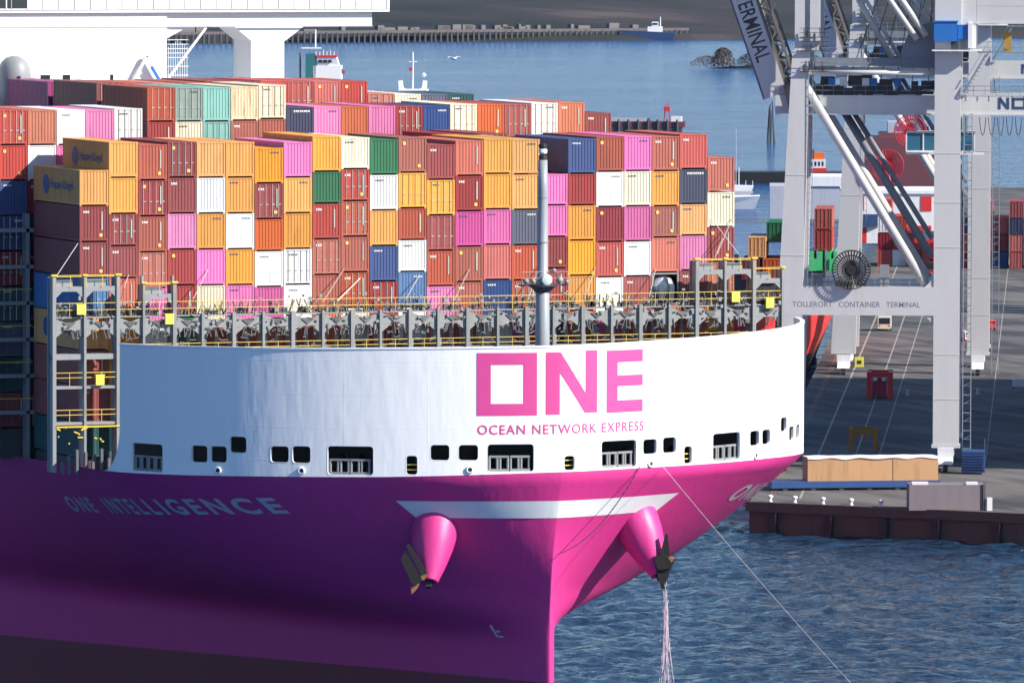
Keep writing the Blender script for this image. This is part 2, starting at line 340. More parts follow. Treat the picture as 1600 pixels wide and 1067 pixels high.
# ------------------------------------------------------------------ the ship: hull form
B = 30.3; L0 = 26.0
TY = [0, 3, 12.5, 25, 36, 45, 54, 70, 95, 400]; TB = [0, .9, 4.3, 9.0, 13.2, 16.6, 19.9, 25.2, 30.3, 30.3]
def blow(y):
    y = max(y, 0.0)
    a = sum(interp(max(0, y+d), TY, TB) for d in (-3, -1.5, 0, 1.5, 3))/5 if y > 3 else interp(y, TY, TB)
    return a+.4*math.sqrt(min(1, y/.5))*math.exp(-y/20)
def btop(y, z=22.2):
    s = min(1, max(0, y/L0)); return B*(1-(1-s)**2)**(1/(.8+.7*min(1, max(0, (z-13)/9.2))))
_T = []
def _tt(z): return max(0, (z-10.0)/(22.2-10.0))**.55
for i in range(-10, 260):
    z = i*.1; _T.append(sum(_tt(z+d*.3)*math.exp(-.5*(d*.3/.75)**2) for d in range(-7, 8))/sum(math.exp(-.5*(d*.3/.75)**2) for d in range(-7, 8)))
_n22 = _T[222+10]
def tz(z): return min(1, interp(z*10+10, list(range(0, 1)), [0]) if z < -1 else (_T[int(min(258, z*10+10))]+(z*10-math.floor(z*10))*(_T[int(min(258, z*10+10))+1]-_T[int(min(258, z*10+10))]))/_n22)
def Ys(z): return -31.0-2.5*min(1, max(0, (z-10)/12.2))**2
def halfb(y, z):
    t = tz(z); return blow(y)*(1-t)+btop(y, z)*t
def hull_pt(side, y, z, off=0):
    p = Vector((side*halfb(y, z), Ys(z)+y, z))
    if off:
        e = .15
        a = Vector((side*halfb(y+e, z), Ys(z)+y+e, z)); c = Vector((side*halfb(y, z+e), Ys(z+e)+y, z+e))
        n = (a-p).cross(c-p); n.normalize()
        if n.x*side < 0: n = -n
        p = p+n*off
    return p
def hull_x(X, z, off=0):
    lo, hi = 0, 60
    for _ in range(40):
        m = (lo+hi)/2
        if halfb(m, z) < abs(X): lo = m
        else: hi = m
    return hull_pt(1 if X >= 0 else -1, lo, z, off)
# bulwark plan curve by arc length s (negative = starboard, image left)
PL = [(0, -33.5, 0)]
for i in range(1, 301):
    s = (i/300)**2.2; x = B*(1-(1-s)**2)**(1/1.5); y = -33.5+L0*s; px, py, pa = PL[-1]; PL.append((x, y, pa+math.hypot(x-px, y-py)))
PL.append((B, PL[-1][1]+30, PL[-1][2]+30))
PA = [p[2] for p in PL]
def bul(s, z, off=0):
    a = abs(s); sg = 1 if s >= 0 else -1
    import bisect
    i = min(len(PA)-2, max(0, bisect.bisect_right(PA, a)-1)); k = (a-PA[i])/(PA[i+1]-PA[i])
    x = PL[i][0]+k*(PL[i+1][0]-PL[i][0]); y = PL[i][1]+k*(PL[i+1][1]-PL[i][1])
    if off:
        e = .4; b0 = bul(a-e if a > e else 0, 0); b1 = bul(a+e, 0); t = (b1-b0).normalized(); n = Vector((t.y, -t.x, 0))
        if a < e: n = Vector((a/e*n.x, n.y, 0)).normalized()
        x += n.x*off; y += n.y*off
    return Vector((sg*x, y, z))
def y_to_s(y): return interp(y, [p[1]+33.5 for p in PL], PA)
def border(s): return interp(s, [-62, -52, -40.6, -24.4, -14, -1, 7.4, 14.6, 24, 32, 42, 62], [21.5, 21.7, 21.94, 22.25, 22.39, 22.72, 22.76, 22.7, 22.62, 22.42, 22.0, 21.5])
def ztop(s): return 32.65+.0115*s
def boot(Y): return 5.95-.022*(Y+31)

ship = tag(empty('container_ship', (0, -31, 0)), 'huge magenta container ship with white bow shield loaded with coloured containers', 'container ship')
def shp(mbo, name, m, parent=None, smooth=False, fix=True):
    me = mbo.mesh(name, smooth, fix); me.materials.append(m); o = link(name, me)
    par = parent or ship; o.parent = par
    o.matrix_parent_inverse = Matrix.Translation((0, 31, 0))
    return o
def sub(mbo, name, m, parent, smooth=False, fix=True):   # sub-part of a ship part (same local space)
    me = mbo.mesh(name, smooth, fix); me.materials.append(m); o = link(name, me); o.parent = parent; return o
ycols = [26*(i/70)**2.2 for i in range(71)]+[26+k*2.5 for k in range(1, 33)]+[125, 160, 220, 300, 370]
for side in (-1, 1):
    up, lowr = [], []
    for y in ycols:
        st = side*y_to_s(y); zt = border(st); zb = min(boot(-31+y), 6)
        zb = max(1.5, zb)
        up.append([hull_pt(side, y, zb+(zt-zb)*v/34) for v in range(35)])
        lowr.append([hull_pt(side, y, -3+(zb+3)*v/4) for v in range(5)])
    g = MB().grid(up); h = MB().grid(lowr)
    shp(g, 'hull_plating', M_PINK, smooth=True, fix=False); shp(h, 'boot_top', M_BOOT, smooth=True, fix=False)
# main deck
deckp = [hull_pt(-1, y, 21.2) for y in reversed(ycols)]+[hull_pt(1, y, 21.2) for y in ycols]
vs = [(p.x*.995, p.y+.1, 21.2) for p in deckp]; nn = len(ycols)
mb = MB(); mb.add(vs, [(nn-1-i, nn-2-i, nn+i+1, nn+i) for i in range(nn-1)])
shp(mb, 'main_deck', M_DECK)

# bow shield with openings (arc s0,s1, z0,z1)
WIN = [[-36.39, -32.97, 22.04, 24.43], [-30.14, -28.66, 23.19, 24.5], [-28.37, -26.94, 23.25, 24.51], [-26.66, -25.23, 24.06, 25.32], [-23.17, -21.69, 23.4, 24.66],
       [-21.38, -19.92, 23.39, 24.7], [-18.52, -14.91, 22.51, 24.76], [-12.3, -11.45, 22.56, 24.06], [-10.4, -8.95, 23.72, 24.92], [-8.2, -6.7, 23.72, 24.92], [-5.94, -2.31, 22.7, 24.96],
       [0.19, 1.09, 22.68, 23.98], [3.57, 7.0, 22.7, 25.02], [7.73, 9.16, 23.82, 24.99], [9.85, 11.29, 23.82, 25.04], [12.25, 13.16, 22.7, 24.23], [15.77, 19.45, 22.69, 25.04],
       [20.99, 22.44, 23.78, 24.97], [22.99, 24.37, 23.77, 24.95], [26.55, 27.89, 24.58, 25.72], [28.56, 29.85, 23.72, 24.87], [30.71, 32.0, 23.68, 24.88]]
for wv in WIN:
    m0 = max(border(wv[0]), border(wv[1]))+.14; wv[2] = max(wv[2], m0)
SL, SR = -37.95, 40.6
sl = sorted(set([round(SL+(SR-SL)*i/120, 3) for i in range(121)]+[x for wv in WIN for x in wv[:2]]))
zl = sorted(set([x for wv in WIN for x in wv[2:]]+[26.4, 27.5, 28.5, 29.5, 30.5, 31.5]))
zz = [None]+[z for z in zl if z > 22.95]+['t']
def zval(q, s): return border(s) if q is None else (ztop(s) if q == 't' else q)
zlow = [z for z in zl if z <= 22.95]
mb = MB(); ns = len(sl)
zz = [None]+zlow+[z for z in zl if z > 22.95]+['t']
for off, flip in ((0, 0), (-.28, 1)):
    base = len(mb.v)
    for q in zz:
        for s in sl:
            z = zval(q, s)
            if q is not None and q != 't': z = max(z, border(s)+.02*(1+zz.index(q))*.1)
            mb.v.append(tuple(bul(s, z, off)))
    for i in range(len(zz)-1):
        for k in range(ns-1):
            sm = (sl[k]+sl[k+1])/2; zm = (zval(zz[i], sm)+zval(zz[i+1], sm))/2
            if zval(zz[i+1], sm) <= border(sm)+.01: continue
            if any(wv[0] < sm < wv[1] and wv[2] < zm < wv[3] for wv in WIN): continue
            a = base+i*ns+k; f = (a, a+1, a+ns+1, a+ns); mb.f.append(f if not flip else f[::-1])
# top capping and the two ends
nz_ = len(zz)
mb.grid([[bul(s, ztop(s)+.01, .05) for s in sl], [bul(s, ztop(s)+.01, -.33) for s in sl]]); mb.grid([[bul(s, ztop(s)-.12, .05) for s in sl], [bul(s, ztop(s)+.01, .05) for s in sl]])
# rounded sweep at the two ends, down to the deck edge
for sE, d in ((SL, -1), (SR, 1)):
    for off in (0, -.28):
        cur = []
        for t in range(13):
            a = math.pi/2*t/12; cur.append((sE+d*2.6*(1-math.cos(a))*1.0, 25.6-(25.6-border(sE+d*2.6)-.0)*math.sin(a)))
        vs = [bul(sE, border(sE), off)]+[bul(s, z, off) for s, z in cur]
        mb.add(vs, [(0, i, i+1) for i in range(1, 13)])
shield = shp(mb, 'bow_shield', M_WHITE, smooth=False)
for p in shield.data.polygons: p.use_smooth = abs(p.normal.z) < .3
# jambs with rounded corners for every opening, plus corner fillets
def rr(wv, r, n=5):
    x0, x1, z0, z1 = wv; out = []
    for cx, cz, a0 in ((x1-r, z1-r, 0), (x0+r, z1-r, 90), (x0+r, z0+r, 180), (x1-r, z0+r, 270)):
        for k in range(n+1):
            a = math.radians(a0+90*k/n); out.append((cx+r*math.cos(a), cz+r*math.sin(a)))
    return out
for wv in WIN:
    wd = wv[1]-wv[0]; r = min(.26, wd*.28); loop = rr(wv, r); n = len(loop); jb = MB()
    rings = []
    for off, gr in ((.012, .045), (.012, 0), (-.20, 0)):
        rings.append([bul(s+(gr if s > (wv[0]+wv[1])/2 else -gr)*1.0, z+(gr if z > (wv[2]+wv[3])/2 else -gr), off) for s, z in loop])
    for a, b in zip(rings[:-1], rings[1:]):
        jb.add(a+b, [(k, (k+1) % n, n+(k+1) % n, n+k) for k in range(n)])
    # corner fillets
    cs = [(wv[1], wv[3]), (wv[0], wv[3]), (wv[0], wv[2]), (wv[1], wv[2])]
    for c in range(4):
        seg = loop[c*6:c*6+6]; vs = [bul(*cs[c], .004)]+[bul(s, z, .004) for s, z in seg]; jb.add(vs, [(0, i, i+1) for i in range(1, 6)])
    fr = sub(jb, 'window_frame' if wd < 2 else 'fairlead_opening', M_WHITE, shield)
    if wd > 3:      # twin roller fairleads standing in the large openings
        for c0 in (wv[0]+.25, wv[0]+wd*.53):
            u = MB(); ww = wd*.40
            for xx in (0, ww*.42, ww*.58, ww):
                a = bul(c0+xx-.09, wv[2]+.0, -.3); b = bul(c0+xx-.09, wv[2]+1.15, -.3); u.tube(a, b, .10, 8)
            u.bar(bul(c0-.12, wv[2]+1.15, -.3), bul(c0+ww, wv[2]+1.15, -.3), .12, .08); u.bar(bul(c0-.12, wv[2]+.1, -.3), bul(c0+ww, wv[2]+.1, -.3), .14, .1)
            sub(u, 'roller_fairlead', M_LASH, shield)
    elif wd < 1.0:  # narrow doorway openings with a yellow guard rail
        u = MB()
        for zz_ in (.35, .75): u.bar(bul(wv[0], wv[2]+zz_, -.35), bul(wv[1], wv[2]+zz_, -.35), .03, .04)
        sub(u, 'guard_rail', M_YEL, shield)
for s, z in ((-27.68, 22.62), (-20.64, 22.78), (-7.35, 22.98), (8.48, 23.05), (21.82, 22.98)):
    c = bul(s, z, .02); nrm = bul(s, z, 1)-bul(s, z, 0); u = MB(); u.lathe([(.30, -.05), (.30, .10), (.17, .12), (.15, .02)], c, nrm, 14); sub(u, 'pipe_flange', M_WHITE, shield, True)
    u = MB(); u.lathe([(.16, 0), (.16, .105)], c, nrm, 12); sub(u, 'pipe_mouth', M_BLACK, shield)
# enclosed mooring deck behind the shield (floor, ceiling and aft bulkhead)
def slab(z, inset):
    pts = [bul(s, z, -inset) for s in [SL+(SR-SL)*i/60 for i in range(61)]]
    pts = [p for p in pts if p.y < -12.2]
    return pts
for z, nm in ((22.02, 'mooring_deck'), (27.2, 'forecastle_deck')):
    pts = slab(z, .4); mb = MB(); mb.add(pts, [tuple(range(len(pts)))]); shp(mb, nm, M_INNER, fix=False)
mb = MB(); mb.box(-29.3, 29.3, -12.3, -12.0, 22.0, 27.2); shp(mb, 'forecastle_bulkhead', M_INNER)
for X, Y in ((-14, -22), (14, -22), (-5, -27), (6, -27)):
    mb = MB(); mb.lathe([(1.1, 0), (1.1, .2), (.7, .25), (.7, 1.5), (1.1, 1.55), (1.1, 1.8)], (X, Y, 22.6), (1, 0, 0), 14); mb.box(X-.2, X+2, Y-.9, Y+.9, 22.02, 22.4); shp(mb, 'mooring_winch', M_DARK)

# company logo and lettering on the shield
def shield_poly(polys, name, off=.025):
    mb = MB()
    for x0, x1, za, zb, xs0, xs1 in polys:       # quads: bottom x0..x1 at za, top xs0..xs1 at zb, subdivided along arc and height
        rows = []
        for j in range(9):
            t = j/8; rows.append([bul((x0+(xs0-x0)*t)+((x1-x0)+((xs1-xs0)-(x1-x0))*t)*i/10, za+(zb-za)*t, off) for i in range(11)])
        mb.grid(rows)
    return sub(mb, name, M_LOGO, shield, fix=False)
zb_, zt_ = 27.24, 32.13
shield_poly([(-6.81, -2.06, 27.20, 28.13, -6.81, -2.06), (-6.81, -2.06, 31.18, 32.11, -6.81, -2.06), (-6.81, -5.71, 28.13, 31.18, -6.81, -5.71), (-3.14, -2.06, 28.13, 31.18, -3.14, -2.06)], 'logo_letter_O')
shield_poly([(-1.35, -.22, zb_, zt_, -1.35, -.22), (2.05, 3.13, zb_+.08, zt_+.08, 2.05, 3.13), (1.98, 3.10, zb_+.085, zt_-.01, -1.33, -.15)], 'logo_letter_N')
shield_poly([(4.03, 5.1, zb_, zt_, 4.03, 5.1), (5.1, 7.64, zb_, zb_+.95, 5.1, 7.64), (5.1, 7.64, 29.3, 30.15, 5.1, 7.64), (5.1, 7.64, zt_-.95, zt_, 5.1, 7.64)], 'logo_letter_E')
text_part('logo_letter', 'OCEAN NETWORK EXPRESS', .76, lambda x, y: bul(-6.75+x, 25.72+y, .025), M_LOGO, shield, width=14.5, bold=.012, space=1.15)
# white belt stripe round the stem
mb = MB(); rows = []
for j in range(5):
    t = j/4; rows.append([hull_x(-(10.2+1.8*t)+2*(10.2+1.8*t)*i/90, 19.05+1.38*t, .03) for i in range(91)])
mb.grid(rows); shp(mb, 'belt_stripe', mat('stripe_white', (.74, .76, .76), .4, wear=.12, vary=0), fix=False)
# ship's name both sides
def name_fn(side):
    def fn(x, y):           # x 0..36 along the plating, y 0..1.4
        d = 36-x if side < 0 else x          # distance from the forward end
        yy = interp(d, [0, 12, 26, 36], [10.2, 19.6, 32.0, 40.6]); z0 = interp(yy, [10, 20, 34, 44], [19.15, 18.45, 17.55, 17.0])
        return hull_pt(side, yy, z0+y, .03)
    return fn
for side in (-1, 1): text_part('name_letter', 'ONE  INTELLIGENCE', 1.35, name_fn(side), M_NAME, None, width=36, bold=.032, space=1.35)
for o in [x for x in bpy.data.objects if x.name.startswith('name_letter')]: o.parent = ship; o.matrix_parent_inverse = Matrix.Translation((0, 31, 0))

for z0, y0_ in ((9.2, 5.6),):
    for (ya_, za_, yb_, zb_2) in ((0, 0, 0, .9), (0, 0, -.7, 0), (-.15, .42, -.6, .42)):
        mbq = MB(); a_ = hull_pt(-1, y0_+ya_, z0+za_, .03); b_ = hull_pt(-1, y0_+yb_, z0+zb_2, .03); mbq.bar(a_, b_, .06, .06); shp(mbq, 'bulb_mark', M_NAME)
# hawse bells and anchors
for side in (-1, 1):
    base = Vector((side*8.75, -28.2, 17.45)); ax = Vector((side*1.05, -1.76, -3.6)).normalized()
    mb = MB(); mb.lathe([(1.95, -3.0), (1.84, -.6), (1.76, .2), (1.62, .9), (1.40, 1.7), (1.13, 2.6), (.87, 3.3), (.71, 3.75), (.67, 3.9), (.56, 3.88), (.5, 3.0)], base, ax, 32)
    shp(mb, 'hawse_bell', M_PINK, smooth=True)
    tip = base+ax*3.85; upv = (Vector((0, 0, 1))-ax*ax.z).normalized(); sd_ = ax.cross(upv)
    an = tag(empty('anchor', tip), ('rusty black anchor in the shaded left hawse bell', 'black anchor in the sunlit right hawse bell dripping water')[side > 0], 'anchor', 'stowed bow anchors')
    m2 = MB(); m2.bar(-ax*2.5, ax*.5, .22, .22); m2.build('shank', M_BLACK, an)
    # flukes hang flat against the bell on the shaded side, edge-on on the other
    hx = Vector((.932, -.363, 0)); vz = Vector((0, 0, 1)); nd = Vector((-.363, -.932, 0))
    if side < 0: c = -hx*1.15+vz*1.05+nd*.9; shapes = [('fluke', M_ANCH, [(-.78, 2.2), (-.50, 2.35), (1.2, -.30), (.62, -.55)], .3), ('fluke', M_ANCH, [(-1.25, .9), (-.85, 1.75), (.42, -.50), (-.25, -1.25)], .3), ('crown', M_ANCH, [(-.45, -1.0), (.55, -.45), (.70, -.95), (.1, -1.5)], .7), ('bill', M_RUST_SUNLIT, [(.45, -.62), (1.18, -.42), (.95, -.95), (.35, -.98)], .35), ('bill', M_RUST_SUNLIT, [(-.35, -1.6), (.52, -1.25), (.25, -1.75), (-.25, -2.3)], .35)]  # brown on the bills puts their sunlit look into the colour
    else: c = hx*.35+vz*1.15+nd*.6; shapes = [('fluke', M_ANCH, [(.15, 2.15), (.32, 2.1), (.52, .25), (-.35, .20)], .35), ('crown', M_ANCH, [(-.80, .35), (.05, .45), (.95, .15), (.55, -.6), (-.45, -.7)], .9), ('bill', M_ANCH, [(-.65, -.45), (.62, -.45), (.10, -2.2), (-.18, -2.25)], .45), ('bill', M_RUST_SUNLIT, [(.30, .35), (.88, .22), (.62, -.12)], .95)]
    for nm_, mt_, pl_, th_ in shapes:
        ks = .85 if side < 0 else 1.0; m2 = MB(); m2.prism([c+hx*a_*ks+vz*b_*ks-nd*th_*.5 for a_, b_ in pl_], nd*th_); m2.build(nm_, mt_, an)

# foremast
mb = MB(); mb.lathe([(.62, 0), (.58, 10), (.54, 15.2), (.44, 15.3), (.40, 22.5), (.36, 25.0)], (.08, -29, 22), (0, 0, 1), 20)
mast = shp(mb, 'foremast', mat('mast_grey_blue', (.27, .29, .32), .45, wear=.2, vary=0), smooth=True)
mb = MB(); mb.lathe([(.5, 36.5), (.9, 36.95), (1.25, 37.1), (1.25, 37.2), (.5, 37.2)], (.08, -29, 0), (0, 0, 1), 16)
mb.bar((-1.9, -29.1, 37.15), (2.1, -29.1, 37.15), .3, .06)
sub(mb, 'platform', M_DARK, mast)
mb = MB()
for x in (-1.85, -1.2, -.6, .7, 1.3, 2.05): mb.tube((x, -29.4, 37.2), (x, -29.4, 38.2), .03, 5)
for z in (37.7, 38.2): mb.tube((-1.85, -29.4, z), (2.05, -29.4, z), .03, 5)
sub(mb, 'platform_rail', M_LASH, mast)
for x, z, s in ((-1.6, 37.5, .22), (1.25, 37.55, .26), (.75, 38.3, .18), (1.85, 37.4, .18), (-1.0, 37.5, .2)):
    mb = MB(); mb.lathe([(s*.7, -s), (s, -s*.4), (s, s*.5), (s*.4, s)], (x+.08, -29.5, z), (0, -1, .2), 10); sub(mb, 'searchlight', M_WHITE if s > .3 else M_LASH, mast, True)
mb = MB(); mb.lathe([(.30, 0), (.46, .5), (.40, .55)], (.08, -29.45, 37.6), (0, -1, 0), 12); sub(mb, 'horn', mat('horn_pale_blue', (.45, .55, .58), .4, wear=.1), mast, True)
for z, m_ in ((47.0, M_BLACK), (47.5, M_WHITE), (47.9, M_BLACK)):
    mb = MB(); mb.lathe([(.30, 0), (.34, .1), (.34, .32), (.2, .4)], (.08, -29, z), (0, 0, 1), 10); sub(mb, 'masthead_light', m_, mast)
for z in (25, 28.5, 33, 36, 40.5, 44):
    mb = MB(); mb.lathe([(.66-(z-22)*.010, 0), (.66-(z-22)*.010, .07)], (.08, -29, z), (0, 0, 1), 16); sub(mb, 'weld_band', M_LASH, mast)

# ------------------------------------------------------------------ containers
CWD, CLN = 1.219, 12.19
def corr(x0, x1, n, d):
    p = (x1-x0)/n; out = []
    for i in range(n):
        a = x0+i*p; out += [(a, 0), (a+p*.34, 0), (a+p*.5, d), (a+p*.84, d)]
    return out+[(x1, 0)]
def body_mesh(h):
    m = MB(); zb = .07
    for x in (-1, 1):
        for y0, y1 in ((0, .16), (CLN-.16, CLN)): m.box(min(x*CWD, x*(CWD-.14)), max(x*CWD, x*(CWD-.14)), y0, y1, .0, h)
        m.box(min(x*CWD, x*(CWD-.08)), max(x*CWD, x*(CWD-.08)), .16, CLN-.16, zb, zb+.16); m.box(min(x*CWD, x*(CWD-.08)), max(x*CWD, x*(CWD-.08)), .16, CLN-.16, h-.10, h-.012)
        pr = corr(.16, CLN-.16, 32, .04)
        rows = [[(x*(CWD-.02-d), y, z) for y, d in pr] for z in (zb+.16, h-.10)]; m.grid(rows)
    for y0, y1 in ((.0, .09), (CLN-.09, CLN)):
        m.box(-CWD+.14, CWD-.14, y0, y1, zb+.04, zb+.20); m.box(-CWD+.14, CWD-.14, y0, y1, h-.11, h-.012)
    pr = corr(.09, CLN-.09, 24, -.02)
    m.grid([[(x, y, h-.03+d) for y, d in pr] for x in (-CWD+.08, CWD-.08)])
    m.add([(-CWD+.08, .09, zb+.1), (CWD-.08, .09, zb+.1), (CWD-.08, CLN-.09, zb+.1), (-CWD+.08, CLN-.09, zb+.1)], [(0, 1, 2, 3)])
    m.add([(-CWD+.1, CLN-.06, zb+.1), (CWD-.1, CLN-.06, zb+.1), (CWD-.1, CLN-.06, h-.1), (-CWD+.1, CLN-.06, h-.1)], [(0, 1, 2, 3)])
    for x in (-1, 1):
        for y0, y1 in ((-.006, .18), (CLN-.18, CLN+.006)):
            for z0, z1 in ((0, .12), (h-.12, h)): m.box(min(x*(CWD+.005), x*(CWD-.17)), max(x*(CWD+.005), x*(CWD-.17)), y0, y1, z0, z1)
    return m.mesh('container_body', fix=False)
def end_mesh(h, n=8):
    m = MB(); pr = corr(-CWD+.14, CWD-.14, n, .032); m.grid([[(x, .02+d, z) for x, d in pr] for z in (.27, h-.11)]); return m.mesh('container_end', fix=False)
def door_mesh(h, side):
    m = MB(); x0, x1 = (-CWD+.15, -.012) if side < 0 else (.012, CWD-.15)
    m.box(x0, x1, .05, .09, .27, h-.11)
    for z0, z1 in ((.40, (h)*.36), (h*.38, h*.62), (h*.64, h-.24)): m.box(x0+.07, x1-.07, .035, .05, z0, z1)
    return m.mesh('container_door', fix=False)
def rod_mesh(h):
    m = MB(); m.tube((0, .005, .16), (0, .005, h-.05), .03, 6); m.box(-.03, .22, -.01, .02, 1.15, 1.22); return m.mesh('lock_rod', fix=False)
def reefer_mesh(h):
    m = MB(); m.box(-CWD+.15, CWD-.15, .03, .09, .27, h-.11)
    m.box(-.85, .85, .015, .03, h*.58, h-.3); m.box(-.95, -.1, .01, .03, .4, h*.5); m.box(.05, .95, .012, .03, .4, h*.42)
    for i in range(6): m.box(-.88, -.17, -.002, .012, .48+i*.15, .54+i*.15)
    return m.mesh('reefer_front', fix=False)
def mark_mesh(n, w0, hh):
    m = MB(); cw = w0/n
    for i in range(n):
        x = i*cw; m.box(x, x+cw*.30, -.004, .012, 0, hh)
        m.box(x+cw*.30, x+cw*.74, -.004, .012, hh*.62, hh); 
        if i % 2: m.box(x+cw*.5, x+cw*.74, -.004, .012, 0, hh*.62)
        else: m.box(x+cw*.3, x+cw*.7, -.004, .012, 0, hh*.22)
    return m.mesh('mark', fix=False)
CM = {}
for key, h in (('H', 2.896), ('S', 2.591)):
    CM[key] = dict(h=h, body=body_mesh(h), end=end_mesh(h), dl=door_mesh(h, -1), dr=door_mesh(h, 1), reef=reefer_mesh(h), rod=rod_mesh(h))
MK3 = mark_mesh(3, .55, .17); MK4 = mark_mesh(4, .75, .12); MKB = mark_mesh(8, 1.5, .16)
bx = MB(); bx.box(0, .26, -.004, .012, 0, .26); MKQ = bx.mesh('placard', fix=False)
bx = MB(); bx.box(0, .11, -.02, .012, 0, 1.5); MKV = bx.mesh('rod_plate', fix=False)
for me in list({id(x): x for k in CM.values() for x in k.values() if not isinstance(x, float)}.values())+[MK3, MK4, MKB, MKQ, MKV]: me.materials.append(M_WHITE)
def cpart(name, me, parent, m, loc=(0, 0, 0)):
    o = bpy.data.objects.new(name, me); COL.objects.link(o); o.parent = parent; o.location = loc
    o.material_slots[0].link = 'OBJECT'; o.material_slots[0].material = m; o.color = (parent.get('tint', .5), .5, .5, 1); return o
M_MARKW = mat('marking_white', (.78, .76, .72), .6, wear=.1, vary=0); M_MARKY = mat('marking_yellow', (.78, .50, .12), .6, wear=.1, vary=0)
ORD = ['first', 'second', 'third', 'fourth', 'fifth', 'sixth', 'seventh', 'eighth', 'ninth', 'tenth', 'eleventh', 'twelfth', 'thirteenth', 'fourteenth', 'fifteenth', 'sixteenth', 'seventeenth',
       'eighteenth', 'nineteenth', 'twentieth', 'twenty-first', 'twenty-second', 'twenty-third', 'twenty-fourth', 'twenty-fifth']
def container(x, y, zbot, col, hk, label, group, rz=0, rich=True, style=None):
    nm, m = CP[col]; D = CM[hk]; h = D['h']
    r = empty('shipping_container', (x, y, zbot), rz); tag(r, label, 'container', group); r['tint'] = random.random()
    cpart('body', D['body'], r, m)
    st = style or ('reefer' if col == 'w' and random.random() < .35 else ('door' if random.random() < .28 and col not in 'pho' else 'end'))
    if st == 'reefer': cpart('reefer_front', D['reef'], r, m)
    elif st == 'door':
        for dm, xs in ((D['dl'], (-CWD+.41, -.272)), (D['dr'], (.272, CWD-.41))):
            dd = cpart('door', dm, r, m); dd['tint'] = r['tint']
            for xx in xs: cpart('lock_rod', D['rod'], dd, M_ROD if rich else m, (xx, 0, 0))
    else: cpart('end_panel', D['end'], r, m)
    if rich:
        if col in 'crkR' or (col in 'us' and random.random() < .5):
            q = random.random()
            if q < .45: cpart('lettering', MK3, r, M_MARKW, (-.92, 0, h-.56))
            elif q < .75: cpart('placard', MKQ, r, M_MARKY, (-.85, 0, h-.62))
            if random.random() < .35: cpart('placard', MKQ, r, M_MARKY, (.45, 0, .42))
            if random.random() < .6: cpart('pale_plate', MKV, r, M_ROD, (.62, 0, h-1.95))
        elif col == 'n': cpart('lettering', MKB, r, M_MARKW, (-.55, 0, h-.42))
        elif col == 'w' and random.random() < .6: cpart('lettering', MK4, r, CP['d'][1], (-.75, 0, h-.5))
        elif random.random() < .45: cpart('lettering', MK4, r, M_MARKW if col in 'gbldnvm' else CP['d'][1], (random.choice((-.85, .15)), 0, h-.45))
        elif col == 'b': cpart('placard', MKQ, r, M_MARKW, (-.1, 0, .5))
    return r
PITCH_X = 2.5
def cx(i): return -28.75+1.25+PITCH_X*i
BAY1 = {0: (45.51, 'oHcHcHlHoHrHcHvH'), 1: (47.76, 'oHoHcScSsHoHoHrHtH'), 2: (47.53, 'rHcHrHrHpHwH'), 3: (47.72, 'cHcHpHcHcSgH'), 4: (47.69, 'oHwHoHpHeHrH'), 5: (47.67, 'oHoHwHoHpHrH'), 6: (47.17, 'oHcHuSwHhSuH'), 7: (47.62, 'pHoHoHwHwHrH'),
        8: (48.07, 'oHgSRHrHrHuH'), 9: (47.94, 'eSRSrHrHrHeH'), 10: (47.76, 'gHwHoHbHcHRH'), 11: (47.9, 'rHaHrSwSlHwH'), 12: (47.29, 'cHaHcHrHpSRH'), 13: (47.59, 'sHcHhHrHrHrH'), 14: (47.72, 'aHoHhHRHbHwH'), 15: (47.65, 'aHoHdHrHrHhH'),
        16: (44.76, 'pSpScScHdH'), 17: (47.65, 'bHcSoHoHoHuH'), 18: (47.79, 'rHwHkHRHwHhH'), 19: (47.82, 'pHeHhHwHcSRH'), 20: (47.79, 'rHoHrSsHTSuH'), 21: (47.93, 'RHnHoSpHcHrH'), 22: (45.99, 'rHeHcHuHoH')}
M_TANK = mat('tank_steel', (.50, .52, .55), .3, .5, wear=.25, vary=0)
def tank(x, y, z, h, label):
    r = empty('tank_container', (x, y, z)); tag(r, label, 'tank container')
    f = MB()
    for sx in (-1, 1):
        for yy in (.08, 6.0): f.bar((sx*1.15, yy, 0), (sx*1.15, yy, h), .07, .07)
        for zz2 in (.07, h-.07): f.bar((sx*1.15, .08, zz2), (sx*1.15, 6.0, zz2), .06, .06)
    for yy in (.08, 6.0):
        for zz2 in (.07, h-.07): f.bar((-1.15, yy, zz2), (1.15, yy, zz2), .06, .06)
    f.build('frame', M_LASH, r)
    t = MB(); t.lathe([(.3, .15), (.8, .2), (1.05, .4), (1.12, .7), (1.12, 5.3), (1.0, 5.7), (.4, 5.9)], (0, 0, h*.5), (0, 1, 0), 24); t.build('tank', M_TANK, r, True)
    for sx in (-.55, .4):
        t = MB(); t.box(sx, sx+.42, .02, .06, .25, h*.62); t.build('data_plate', CP['e'][1], r)
    return r
pedestal = []
for i, (zt, seq) in BAY1.items():
    z = zt; tiers = [(seq[k], seq[k+1]) for k in range(0, len(seq), 2)]
    for t, (c, hk) in enumerate(tiers):
        h = CM[hk]['h']; z -= h
        nm = CP[c][0]
        lab = f'{nm} container, {ORD[t]} from top of {ORD[i]} stack from left, front row' if t else f'{nm} container on top of {ORD[i]} stack from left, front row'
        if c == 'T': tank(cx(i), 0, z, h, 'grey tank container low in the '+ORD[i]+' stack from left, front row')
        else:
            r = container(cx(i), 0, z, c, hk, lab, 'containers stacked on the ship', rich=True)
            if i == 0 and t in (0,) or i == 1 and t == 0: r['shipline'] = 1
        z -= .022
    pedestal.append((cx(i), 0, z))
